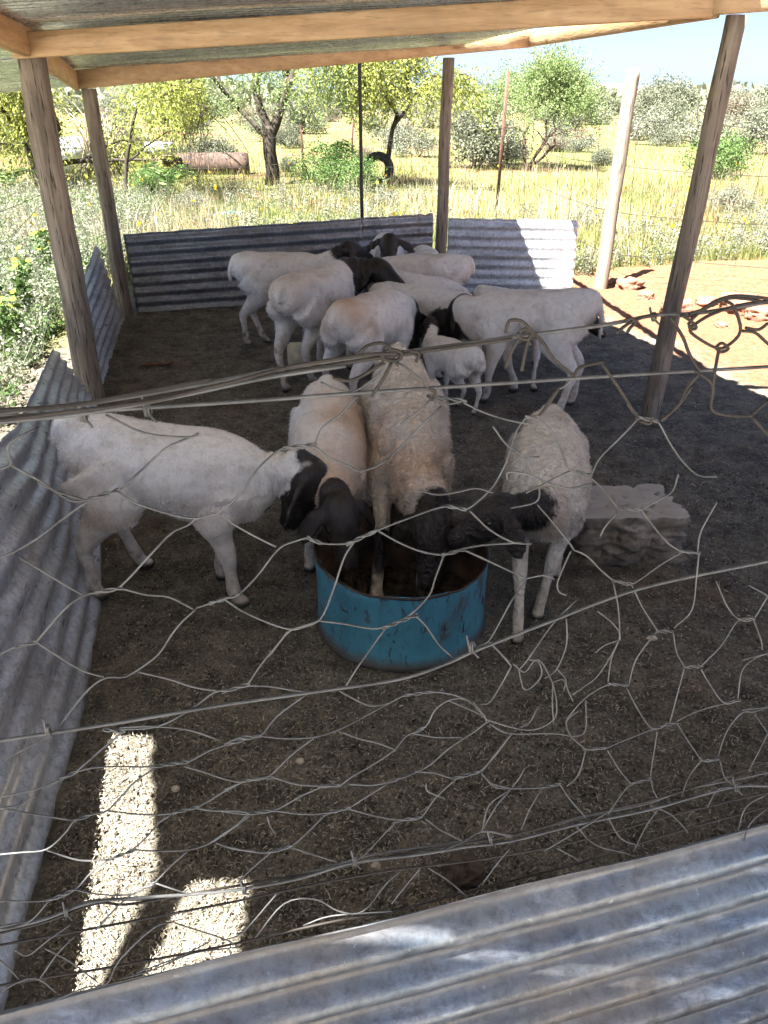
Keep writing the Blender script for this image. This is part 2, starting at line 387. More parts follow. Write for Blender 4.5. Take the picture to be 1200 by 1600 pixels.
# ------------------------------------------------------------------ corrugated side panels
def panel(name, bot, top, nw, mat, label, amp=.009, nx=70, seed=0, dent=.01, torn=0.0):
    """bot/top polylines from one end to the other; corrugations run lengthwise"""
    def samp(P, t):
        P = [Vector(p) for p in P]; L = [0]
        for a, b in zip(P, P[1:]): L.append(L[-1]+(b-a).length)
        s = t*L[-1]
        for i in range(len(P)-1):
            if s <= L[i+1]+1e-9: return P[i].lerp(P[i+1], (s-L[i])/max(1e-9, L[i+1]-L[i]))
        return P[-1]
    nv = nw*8; V = np.zeros((nx+1, nv+1, 3))
    for i in range(nx+1):
        t = i/nx; a, b = samp(bot, t), samp(top, t); a2, b2 = samp(bot, min(1, t+.02)), samp(bot, max(0, t-.02))
        tg = (a2-b2).normalized(); up = (b-a).normalized(); nrm = tg.cross(up).normalized()
        for j in range(nv+1):
            s = j/nv; p = a.lerp(b, s)
            d = amp*math.sin(2*math.pi*nw*s) + dent*mnoise.noise(Vector((t*5+seed*3.3, s*1.6, seed))) + .25*dent*mnoise.noise(Vector((t*22, s*7, seed)))
            if j == nv: p = p + up*.012*mnoise.noise(Vector((t*14, seed, 1)))*(1+torn*4)
            V[i, j] = p + nrm*d
    i = np.arange(nx)[:, None]*(nv+1); j = np.arange(nv)[None]
    Fq = np.stack([i+j, i+j+1, i+nv+2+j, i+nv+1+j], -1).reshape(-1, 4)
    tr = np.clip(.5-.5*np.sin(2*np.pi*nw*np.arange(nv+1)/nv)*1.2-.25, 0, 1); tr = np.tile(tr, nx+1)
    o = link(name, mesh_np(name, V.reshape(-1, 3), Fq, {'trough': tr}, smooth=True), mat)
    md = o.modifiers.new('thick', 'SOLIDIFY'); md.thickness = .0012
    return tag(o, label, 'metal sheet')
Zb = -.02
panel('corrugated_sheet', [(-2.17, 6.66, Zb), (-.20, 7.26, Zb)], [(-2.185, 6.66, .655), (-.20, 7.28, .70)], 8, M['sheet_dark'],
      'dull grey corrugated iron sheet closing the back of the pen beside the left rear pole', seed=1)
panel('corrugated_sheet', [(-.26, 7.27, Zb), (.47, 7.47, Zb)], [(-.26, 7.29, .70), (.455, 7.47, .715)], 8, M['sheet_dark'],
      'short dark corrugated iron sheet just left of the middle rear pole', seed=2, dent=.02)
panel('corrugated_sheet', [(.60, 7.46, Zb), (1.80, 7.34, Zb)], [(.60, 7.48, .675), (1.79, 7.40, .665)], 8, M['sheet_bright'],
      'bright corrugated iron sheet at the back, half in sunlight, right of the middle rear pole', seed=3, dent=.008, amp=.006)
panel('corrugated_sheet', [(-1.80, 4.52, Zb), (-2.02, 5.5, Zb), (-2.22, 6.45, Zb)], [(-1.90, 4.50, .50), (-2.12, 5.5, .565), (-2.33, 6.42, .62)], 8, M['sheet_y'],
      'bent corrugated iron sheet on the left side between the two left poles', seed=4, dent=.012)
panel('corrugated_sheet', [(-.74, .62, Zb), (-.83, 1.1, Zb), (-.93, 1.75, Zb), (-1.06, 2.3, Zb), (-1.70, 4.30, Zb)],
      [(-.92, .60, .80), (-1.02, 1.1, .80), (-1.13, 1.75, .77), (-1.26, 2.4, .66), (-1.88, 4.22, .41)], 8, M['sheet_y'],
      'long corrugated iron sheet along the left side nearest the viewer, spattered and stained', seed=5, dent=.008, nx=110)
def ff(x, z): return Vector((x, .61+.268*x, z))
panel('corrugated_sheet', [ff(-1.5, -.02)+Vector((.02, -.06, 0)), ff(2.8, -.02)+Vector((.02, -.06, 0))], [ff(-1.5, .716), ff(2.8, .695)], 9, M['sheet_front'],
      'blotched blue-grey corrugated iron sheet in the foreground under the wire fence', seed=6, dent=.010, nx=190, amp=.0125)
# ------------------------------------------------------------------ sheep
def fleece_mat(name, base, wool):
    m, nt, b, _ = new_mat(name); g = NT(nt); p = g.pos(obj=True)
    n1 = g.noise(p, 3.2, 5, .6); n2 = g.noise(p, 30, 5, .65); n3 = g.noise(p, 120, 3, .6)
    c = g.ramp(n1, [(.3, tuple(v*.86 for v in base)), (.7, base)])
    c = g.mix(g.math('MULTIPLY', g.ramp(n2, [(.48, 0.), (.70, 1.)]), .45), c, (.46, .40, .33))
    c = g.mix(g.math('MULTIPLY', g.ramp(g.noise(p, 7, 6, .7), [(.50, 0.), (.68, 1.)]), .55), c, (.42, .345, .275))
    c = g.mix(g.math('MULTIPLY', g.ramp(n3, [(.60, 0.), (.70, 1.)]), .25), c, (.22, .19, .16))
    tan = g.math('MULTIPLY', g.attr('tan'), g.ramp(g.noise(p, 5, 4), [(.3, .55), (.6, 1.)]))
    c = g.mix(tan, c, (.52, .33, .205))
    dirt = g.math('MULTIPLY', g.attr('dirt'), g.ramp(n2, [(.3, .4), (.6, 1.)]))
    c = g.mix(dirt, c, (.17, .125, .09))
    blk = g.ramp(n2, [(.3, (.012, .010, .009)), (.7, (.036, .027, .021))])
    c = g.mix(g.attr('black'), c, blk)
    c = g.mix(g.attr('hoof'), c, (.035, .03, .026))
    nt.links.new(c, b.inputs['Base Color']); nt.links.new(g.math('SUBTRACT', .85, g.math('MULTIPLY', g.attr('black'), .35)), b.inputs['Roughness'])
    b.inputs['Specular IOR Level'].default_value = .3
    if wool:
        w = g.n('ShaderNodeTexNoise'); g.set(w.inputs['Vector'], g.pos((1, 1, 1), True)); w.inputs['Scale'].default_value = 26; w.inputs['Detail'].default_value = 3; w.inputs['Distortion'].default_value = 1.6
        nrm = g.bump(w.outputs['Fac'], 1.0, .022, g.bump(n3, .6, .006))
    else:
        w = g.noise(g.pos((1, 1, .5), True), 34, 3, .6, 1.0)
        nrm = g.bump(w, .55, .008, g.bump(n3, .4, .003))
    nt.links.new(nrm, b.inputs['Normal'])
    return m
M['fleece'] = fleece_mat('short fleece', (.78, .745, .70), False)
M['wool'] = fleece_mat('long fleece', (.74, .685, .60), True)
M['horny'] = simple_mat('eye', (.012, .008, .004), .15, 0, .1)

def loft(P, RX, RZ, side, n=16, k=3):
    """closed lofted body; side: list of lateral vectors per point"""
    A = catmull(np.hstack([np.array(P, float), np.array(RX)[:, None], np.array(RZ)[:, None], np.array(side, float)]), k)
    P, rx, rz, S = A[:, :3], np.maximum(A[:, 3], .003), np.maximum(A[:, 4], .003), A[:, 5:8]
    T = np.gradient(P, axis=0); T /= np.linalg.norm(T, axis=1, keepdims=True)
    S = S - T*np.sum(S*T, 1, keepdims=True); S /= np.linalg.norm(S, axis=1, keepdims=True); U = np.cross(T, S)
    m = len(P); a = np.arange(n)*2*np.pi/n
    V = P[:, None] + rx[:, None, None]*np.cos(a)[None, :, None]*S[:, None] + rz[:, None, None]*np.sin(a)[None, :, None]*U[:, None]
    V = V.reshape(-1, 3); i = np.arange(m-1)[:, None]*n; j = np.arange(n)[None]; kk = (j+1) % n
    Fq = np.stack([i+j, i+kk, i+n+kk, i+n+j], -1).reshape(-1, 4)
    V = np.vstack([V, P[:1], P[-1:]]); jj = np.arange(n); k2 = (jj+1) % n; c0 = m*n
    F3 = np.vstack([np.stack([np.full(n, c0), k2, jj], 1), np.stack([np.full(n, c0+1), (m-1)*n+jj, (m-1)*n+k2], 1)])
    return V, [Fq, F3]

TORSO = [(-.400, .585, .030, .040), (-.378, .583, .080, .080), (-.325, .572, .108, .108), (-.24, .565, .124, .116), (-.12, .540, .146, .132),
         (0, .518, .162, .152), (.12, .502, .158, .163), (.22, .490, .130, .158), (.29, .474, .105, .140), (.345, .462, .078, .104), (.38, .450, .030, .05)]
FORE = [(.20, .075, .50, .075, .115), (.16, .105, .385, .055, .072), (.165, .095, .30, .037, .044), (.178, .09, .215, .031, .033), (.178, .088, .15, .0205, .022),
        (.178, .088, .075, .0245, .026), (.185, .088, .042, .022, .024), (.20, .088, .012, .028, .034), (.205, .088, .0, .026, .032)]
HIND = [(-.265, .080, .53, .085, .128), (-.19, .11, .42, .070, .105), (-.255, .10, .325, .044, .062), (-.335, .09, .245, .027, .036), (-.328, .088, .16, .0205, .0235),
        (-.315, .088, .075, .0245, .026), (-.305, .088, .042, .022, .024), (-.288, .088, .012, .028, .034), (-.283, .088, .0, .026, .032)]

def sheep(label, x, y, yaw, s=1.0, poll=None, nose=None, feet=None, pitch=0.0, black=.62, wool=0, tan=(), dirt=0.0, tail=.05,
          voxel=.011, width=1.0, lens=1.0, seed=0, earspread=.55, legmask=None, fuzz=0, neckw=1.0, depth=1.0, darktop=False, roll_body=0.0):
    """poll / nose: world points of the top of the head and the muzzle; feet: {'FL','FR','HL','HR': world xy}"""
    yr = math.radians(yaw); c, sn = math.cos(yr), math.sin(yr)
    def loc(p):
        dx, dy = p[0]-x, p[1]-y
        z = p[2] if len(p) > 2 else 0
        return Vector(((dx*c+dy*sn)/s, (-dx*sn+dy*c)/s, z/s))
    sh = lambda q: (q[0], q[1], q[2] + (-math.tan(math.radians(pitch))*q[0] if q[2] > .3 else 0))
    pieces = MB()
    P = [sh((a*lens, 0, z)) for a, z, _, _ in TORSO]
    V, Fs = loft(P, [w*width for *_, w, _ in TORSO], [h*depth for *_, h in TORSO], [(0, 1, 0)]*len(P), 22, 3); pieces.add(V, Fs)
    # legs
    for nm, src, sg in (('FL', FORE, 1), ('FR', FORE, -1), ('HL', HIND, 1), ('HR', HIND, -1)):
        foot = Vector((src[-1][0]*lens, sg*src[-1][1], 0))
        d = Vector((0, 0, 0))
        if feet and nm in feet: d = loc(feet[nm]) - foot
        else: d = Vector((.04*math.sin(seed*3+sg+len(nm)*src[0][0]*9), .015*math.cos(seed*5+sg), 0))
        pts = []
        for (a, b_, z, _, _) in src:
            t = (src[0][2]-z)/src[0][2]; w = t**1.15
            q = Vector(sh((a*lens, sg*b_*(.85+.15*width), z))) + Vector((d.x*w, d.y*w, 0)); q.z += d.z*t
            pts.append(q)
        V, Fs = loft(pts, [r for *_, r, _ in src], [r for *_, r in src], [(0, 1, 0)]*len(pts), 12, 3); pieces.add(V, Fs)
    # neck + head
    pl = loc(poll) if poll is not None else Vector((.62, 0, .66)); ns = loc(nose) if nose is not None else pl+Vector((.15, 0, -.14))
    hd = (ns-pl).normalized(); ns = pl + hd*.235
    S0 = Vector(sh((.20*lens, 0, .515))); S1 = Vector(sh((.33*lens, 0, .47+.09*min(1, max(0, (pl.z-.30)/.35)))))
    hh = Vector((hd.x, hd.y, 0)); hh = hh.normalized() if hh.length > .25 else (Vector((pl.x-S1.x, pl.y-S1.y, 0)).normalized() if hd.x < .3 else Vector((1, 0, 0)))
    hs = Vector((-hh.y, hh.x, 0)); 
    if abs(hd.z) > .97: hs = Vector((0, 1, 0)).lerp(hs, .5).normalized()
    mid = S1.lerp(pl, .55) + (Vector((1, 0, 0))*.02 - hd*.02)
    y1 = Vector((0, 1, 0))
    NP = [S0, S1, mid, pl - hd*.035]; NS = [y1, y1, (y1+hs).normalized(), hs]
    V, Fs = loft(NP, [.088*neckw, .080*neckw, .062*neckw, .050], [.115*neckw, .095*neckw, .070*neckw, .056], NS, 18, 4); pieces.add(V, Fs)
    up = hd.cross(hs).normalized()
    fw = Vector((pl.x-S1.x, pl.y-S1.y, 0)); fw = fw.normalized() if fw.length > .03 else Vector((1, 0, 0))
    if up.dot(fw*.8+Vector((0, 0, .6))) < 0: up = -up
    up = (up - hd*up.dot(hd)).normalized(); hs = up.cross(hd).normalized()
    hp = [(-.055, .0, .03, .03), (-.035, 0, .052, .058), (.01, .002, .064, .072), (.06, 0, .062, .074), (.10, -.004, .052, .066), (.15, -.006, .041, .052), (.195, -.008, .036, .043), (.225, -.010, .031, .034), (.243, -.012, .015, .018)]
    hp = [(a, b_, c_*1.10, d_*1.10) for a, b_, c_, d_ in hp]; HP = [pl + hd*a + up*b_ for a, b_, _, _ in hp]
    V, Fs = loft(HP, [q[2] for q in hp], [q[3] for q in hp], [hs]*len(hp), 16, 3); pieces.add(V, Fs)
    down = Vector((0, 0, -1)); earpts = []
    for sg in (1, -1):
        e0 = pl + hs*sg*.052 + up*.022 + hd*.0
        dr = (hs*sg*earspread + down*.75 - hd*.12 + (-up)*.15).normalized()
        out = (hs*sg*.8 + down*.2).normalized()
        EP = [e0, e0+out*.025+dr*.01, e0+out*.04+dr*.05, e0+out*.045+dr*.10, e0+out*.04+dr*.14]
        esd = (hd - dr*hd.dot(dr)); esd = esd.normalized() if esd.length > .05 else hs
        V, Fs = loft(EP, [.016, .032, .044, .040, .014], [.012, .010, .0095, .009, .006], [esd]*5, 10, 3); pieces.add(V, Fs); earpts += [tuple(q) for q in EP]
    # tail
    t0 = Vector(sh((-.385*lens, 0, .640)))
    TP = [t0+Vector((.06, 0, .005)), t0+Vector((.005, 0, .002)), t0+Vector((-.024, 0, -.03)), t0+Vector((-.030-.12*tail, 0, -.04-tail*.5)), t0+Vector((-.028-.14*tail, 0, -.05-tail))]
    V, Fs = loft(TP, [.045, .036, .030, .026, .010], [.03, .026, .018, .015, .010], [y1]*5, 10, 3); pieces.add(V, Fs)
    me = pieces.mesh('tmp'); o = bpy.data.objects.new('tmp', me); COL.objects.link(o)
    r = o.modifiers.new('r', 'REMESH'); r.mode = 'VOXEL'; r.voxel_size = voxel/s if s < 1 else voxel
    sm = o.modifiers.new('s', 'SMOOTH'); sm.factor = .5; sm.iterations = 5
    dg = bpy.context.evaluated_depsgraph_get(); dg.update(); ev = o.evaluated_get(dg)
    m2 = ev.to_mesh(); n = len(m2.vertices)
    V = np.empty(n*3, np.float32); m2.vertices.foreach_get('co', V); V = V.reshape(-1, 3).astype(float)
    N = np.empty(n*3, np.float32); m2.vertices.foreach_get('normal', N); N = N.reshape(-1, 3).astype(float)
    Fq = np.empty(len(m2.polygons)*4, np.int32); m2.polygons.foreach_get('vertices', Fq); Fq = Fq.reshape(-1, 4)
    ev.to_mesh_clear(); bpy.data.objects.remove(o); bpy.data.meshes.remove(me)
    # masks
    NC = catmull(np.array([tuple(q) for q in NP]), 8); sN = np.linspace(0, 1, len(NC))
    HC = np.array([tuple(pl.lerp(ns, t)) for t in np.linspace(0, 1, 8)])
    E = catmull(np.array(earpts[:5]), 3), catmull(np.array(earpts[5:]), 3)
    TC = np.array([sh((a, 0, .52)) for a in np.linspace(-.38, .18, 12)])
    C = np.vstack([NC, HC, E[0], E[1], TC]); sv = np.concatenate([sN, np.full(len(HC), 2.), np.full(len(E[0])+len(E[1]), 2.), np.full(len(TC), -1.)])
    wt = np.concatenate([np.full(len(NC), .85), np.full(len(HC), .8), np.full(len(E[0])+len(E[1]), .55), np.full(len(TC), 1.)])
    D = np.empty(n, int)
    for a in range(0, n, 20000): D[a:a+20000] = np.argmin(((V[a:a+20000, None]-C[None])**2).sum(-1)/wt[None]**2*1.0, 1)
    dmin_ = np.sqrt(((V-C[D])**2).sum(1))
    NZ = np.array([mnoise.noise(Vector(v)*9+Vector((seed, 0, 0))) for v in V])
    NZ2 = np.array([mnoise.noise(Vector(v)*38+Vector((0, seed, 0))) for v in V])
    sb = sv[D] + NZ*.10 + NZ2*.05
    blk = np.clip((sb-black)*15+.5, 0, 1); dmin = np.sqrt(((V-C[D])**2).sum(1)); blk *= np.clip((.135*neckw-dmin)*30+.5, 0, 1)
    hoof = np.clip((.034 - V[:, 2])*90, 0, 1)*(blk < .5)
    tn = np.zeros(n)
    for (cx, cy, cz, rr, st) in tan:
        d = np.sqrt(((V-np.array([cx, cy, cz]))**2).sum(1)); tn = np.maximum(tn, st*np.clip(1.25-d/rr+NZ*.4, 0, 1))
    dirt = dirt+.12; dt = dirt*np.clip((.42-V[:, 2])*2.2+NZ*.5, 0, 1) + .5*np.clip(NZ*1.6-.30, 0, 1)*(.3+dirt) + .55*np.clip((-.27-V[:, 0])*9, 0, 1)*np.clip((.56-V[:, 2])*7, 0, 1)*np.clip(NZ2*1.5+.55, 0, 1)
    dt += (.25+dirt)*np.clip((V[:, 2] < .13)*1.0*(NZ2+.3), 0, 1)
    # wool relief
    body = np.clip((V[:, 2]-.30)*8, 0, 1)*(1-np.clip((sv[D]-.8)*3, 0, .97))
    if wool:
        R = np.array([math.sin(6.28*(v[0]*11+1.6*mnoise.noise(Vector(v)*7))+4*mnoise.noise(Vector(v)*15)) for v in V])
        R2 = np.array([mnoise.noise(Vector((v[0]*62, v[1]*40, v[2]*40))) for v in V])
        V = V + N*(body*wool*(R*.0045 + R2*.009 + NZ*.012))[:, None]
    else:
        R2 = np.array([1-min(1, abs(mnoise.noise(Vector((v[0]*34+2*mnoise.noise(Vector(v)*8), v[1]*34, v[2]*11))))*5) for v in V])
        R3 = np.array([mnoise.noise(Vector(v)*13+Vector((seed, 3, 3))) for v in V])
        low = np.clip((.72-V[:, 2])*3, .25, 1)
        ax_ = (pl-S1).normalized(); q_ = (V-np.array(S1)) @ np.array(ax_); Ln = max(.05, (pl-S1).length)
        nk = np.clip((q_/Ln-.0)*6, 0, 1)*np.clip((1.0-q_/Ln)*6, 0, 1)*(sv[D] > .2)*(dmin_ < .17)
        V = V + N*(nk*(.0038*np.sin(q_*150+NZ*7)))[:, None]
        V = V + N*(body*(NZ*.007 - R2*.0085*low*np.clip(R3*3+.5, 0, 1)) + NZ2*.0008)[:, None]
    A = {'black': blk, 'tan': np.clip(tn, 0, 1), 'dirt': np.clip(dt, 0, 1), 'hoof': hoof}; FL = [Fq]
    if fuzz:
        r_ = np.random.default_rng(seed+100); idx = r_.choice(np.nonzero(body > .4)[0], fuzz)
        L = r_.uniform(.006, .014, fuzz)*(1 if not wool else 1+1.3*wool); tg = r_.normal(size=(fuzz, 3)); tg -= N[idx]*(tg*N[idx]).sum(1, keepdims=True); tg /= np.linalg.norm(tg, axis=1, keepdims=True)
        w = np.cross(N[idx], tg)*(.0013 if not wool else .0018); J = r_.normal(size=(fuzz, 3))*.0035; b0 = V[idx] - N[idx]*.002 + J; tip = b0 + N[idx]*(L*.42+.002)[:, None] + tg*(L*.5)[:, None] + np.array([-.35, 0, -.8])*(L*.7)[:, None]
        V = np.vstack([V, np.stack([b0-w, b0+w, tip], 1).reshape(-1, 3)]); FL.append(n+np.arange(fuzz*3).reshape(-1, 3))
        hd2 = {k: A[k][idx].copy() for k in A}; hd2['dirt'] = np.clip(hd2['dirt']+np.clip(r_.normal(size=fuzz)*.16, 0, 1), 0, 1)
        for k in A: A[k] = np.concatenate([A[k], np.repeat(hd2[k], 3)])
    # eyes
    base = len(V); 
    for sg in (1, -1):
        q = pl + hd*.075 + hs*sg*.054 + up*.022
        ev_, ef = loft([q-hs*sg*.016, q-hs*sg*.008, q, q+hs*sg*.008, q+hs*sg*.012], [.004, .010, .013, .009, .003], [.004, .010, .013, .009, .003], [hd]*5, 8, 1)
        FL.append(ef[0]+len(V)); FL.append(ef[1]+len(V)); V = np.vstack([V, ev_])
        for k in A: A[k] = np.concatenate([A[k], np.full(len(ev_), 1. if k == 'black' else 0.)])
    # order faces: quads, tris as collected; eyes use slot 1
    mi = []; 
    for f in FL: mi += [1 if f.min() >= base else 0]*len(f)
    me = mesh_np('sheep', V*s, FL, A, True, mi)
    o = link('sheep', me, [M['wool'] if wool else M['fleece'], M['horny']])
    o.location = (x, y, 0); o.rotation_euler.z = yr
    return tag(o, label, 'sheep', 'sheep in the pen')

def fp(x_, y_): p = pz(x_, y_); return (p.x, p.y, 0)
# A - walking towards the drum along the left
sheep('white sheep with a drooping black head walking towards the blue drum, alone at the left', -.725, 2.36, -1, 1.03,
      poll=py(479, 738, 2.33), nose=py(456, 822, 2.36), feet={'HR': fp(160, 935), 'HL': fp(232, 886), 'FR': fp(380, 947), 'FL': fp(352, 905)},
      black=.90, dirt=.15, tail=.03, voxel=.0075, seed=1, lens=.88, pitch=7, earspread=.30, neckw=.92, fuzz=60000, depth=.97, tan=[(-.25, -.1, .4, .2, .25), (.2, -.1, .38, .15, .25)])
# B - tan and white, head down in the drum
sheep('white and tan sheep with its black head in the drum, left of the woolly one', -.215, 2.70, -86, .92,
      poll=py(528, 792, 2.22), nose=py(545, 880, 2.14), feet={'FR': fp(484, 893)},
      black=.86, dirt=.2, pitch=5, tan=[(.0, .12, .62, .26, .75), (.45, .04, .52, .24, .7), (.2, .12, .55, .2, .6)], voxel=.0075, seed=2, lens=.95, neckw=1.12, fuzz=55000, earspread=.3)
# C - woolly, front feet in the drum
sheep('thick woolled cream sheep with its front feet inside the blue drum', .09, 2.78, -85, 1.0,
      poll=py(678, 812, 2.22), nose=py(668, 912, 2.12), feet={'FR': (-.03, 2.22, .07), 'FL': (.13, 2.16, .07), 'HL': fp(692, 772)},
      black=.84, wool=1.0, dirt=.35, pitch=11, tan=[(.35, 0, .5, .26, .75), (.2, -.16, .5, .2, .75), (.15, .0, .6, .2, .4), (-.1, .0, .68, .3, .25)], voxel=.0075, seed=3, lens=.98, fuzz=60000, earspread=.3, width=.92, neckw=1.15)
# D - right, head turned into the drum
sheep('shaggy white sheep right of the drum reaching its black head over the rim', .60, 2.50, -101, .87,
      poll=py(792, 800, 2.14), nose=py(690, 850, 2.12), feet={'FR': fp(808, 1008), 'FL': fp(838, 968), 'HL': fp(868, 905)},
      black=.52, wool=.7, dirt=.1, pitch=4, tan=[(.38, -.02, .45, .14, .5)], voxel=.0075, seed=4, lens=.90, fuzz=45000, neckw=1.0, width=1.05)
# E - far left, side on
sheep('white sheep standing side on at the far left in front of the dark back sheet', -.74, 5.74, 10, 1.0,
      poll=py(541, 392, 5.85), nose=py(580, 404, 5.95), feet={'HR': fp(391, 541), 'HL': fp(420, 537)}, black=.62, dirt=.35, tail=.12, voxel=.012, seed=5, fuzz=16000,
      tan=[(0, 0, .68, .3, .3)], lens=.90)
# F - rear view, brown woolly neck
sheep('white sheep seen from behind, its dark brown woolly neck and head turned right', -.43, 4.92, 60, 1.06,
      poll=py(586, 420, 5.24), nose=py(614, 438, 5.16), feet={'HR': fp(491, 598), 'HL': fp(450, 612)}, black=.34, dirt=.35, tail=.06, voxel=.011, seed=6, fuzz=22000,
      tan=[(-.3, 0, .66, .18, .45), (-.1, 0, .7, .2, .3)], width=1.12, neckw=1.45, lens=.92)
# G - rear view, tan rump
sheep('white sheep with a tan rump seen from behind, black head hanging down at its right', -.065, 4.42, 56, 1.0,
      poll=py(640, 492, 4.80), nose=py(646, 530, 4.82), feet={'HR': fp(560, 646), 'HL': fp(514, 612)}, black=.45, dirt=.1, tail=.04, voxel=.011, seed=7, fuzz=22000,
      tan=[(-.25, .05, .68, .22, .95), (0, 0, .7, .15, .3)], width=1.0, neckw=1.1, lens=.95)
# H - back centre, facing left
sheep('pale grey-white sheep facing left behind the bunch, rump to the middle rear pole', .24, 5.72, 174, .98,
      poll=py(585, 455, 5.7), nose=py(570, 490, 5.65), black=.6, dirt=.25, tail=.06, voxel=.012, seed=8, fuzz=12000, tan=[(0, 0, .6, .4, .18)])
# I - face to camera
sheep('white sheep at the back looking at the viewer, black face and hanging ears', .0, 6.40, -92, .98,
      poll=py(609, 377, 6.0), nose=py(606, 410, 5.90), black=.86, dirt=.1, voxel=.012, seed=9, earspread=.9)
# J - rump beside the pole
sheep('white sheep at the very back showing only its rump beside the middle rear pole', .34, 6.45, 96, .88, poll=(.3, 7.0, .42), nose=(.3, 7.05, .2), black=.8, dirt=.1, voxel=.014, seed=10)
# K, L - hidden in the bunch
sheep('white sheep in mid bunch, its back showing behind the tan-rumped sheep', .26, 4.98, -18, .88,
      poll=py(690, 506, 4.86), nose=py(684, 530, 4.8), black=.75, dirt=.1, voxel=.013, seed=11, tail=.03)
sheep('white sheep lowering its black head beside the large right-hand sheep', .25, 5.28, -6, .90,
      poll=py(714, 482, 5.0), nose=py(732, 520, 4.95), black=.70, dirt=.1, voxel=.013, seed=12, pitch=6)
# lamb
sheep('small smooth white lamb seen from behind, beside the large right-hand sheep', .395, 4.32, 124, .64,
      poll=py(676, 506, 4.60), nose=py(655, 520, 4.66), feet={'HR': fp(738, 648), 'HL': fp(715, 634)}, black=.80, dirt=.0, voxel=.011, seed=13, fuzz=9000, tail=.05, width=.92)
# M - right side on
sheep('large white sheep standing side on, its long tail towards the right front pole', .835, 4.46, 172, 1.03,
      poll=py(722, 480, 4.72), nose=py(708, 520, 4.74), feet={'HL': fp(862, 655), 'HR': fp(887, 634), 'FL': fp(752, 628), 'FR': fp(802, 612)}, black=.62, dirt=.3, tail=.19, voxel=.010, seed=14, fuzz=30000, depth=.93,
      tan=[(.1, 0, .68, .3, .15), (.3, 0, .4, .2, .3)], lens=.97)
sheep('sheep mostly hidden by the large one, only pale legs and lowered black head showing', .93, 5.13, -3, .77,
      poll=py(916, 497, 5.16), nose=py(938, 518, 5.1), feet={'FR': fp(835, 612), 'HR': fp(800, 585)}, black=.30, dirt=.1, voxel=.013, seed=15, pitch=9, neckw=.9)
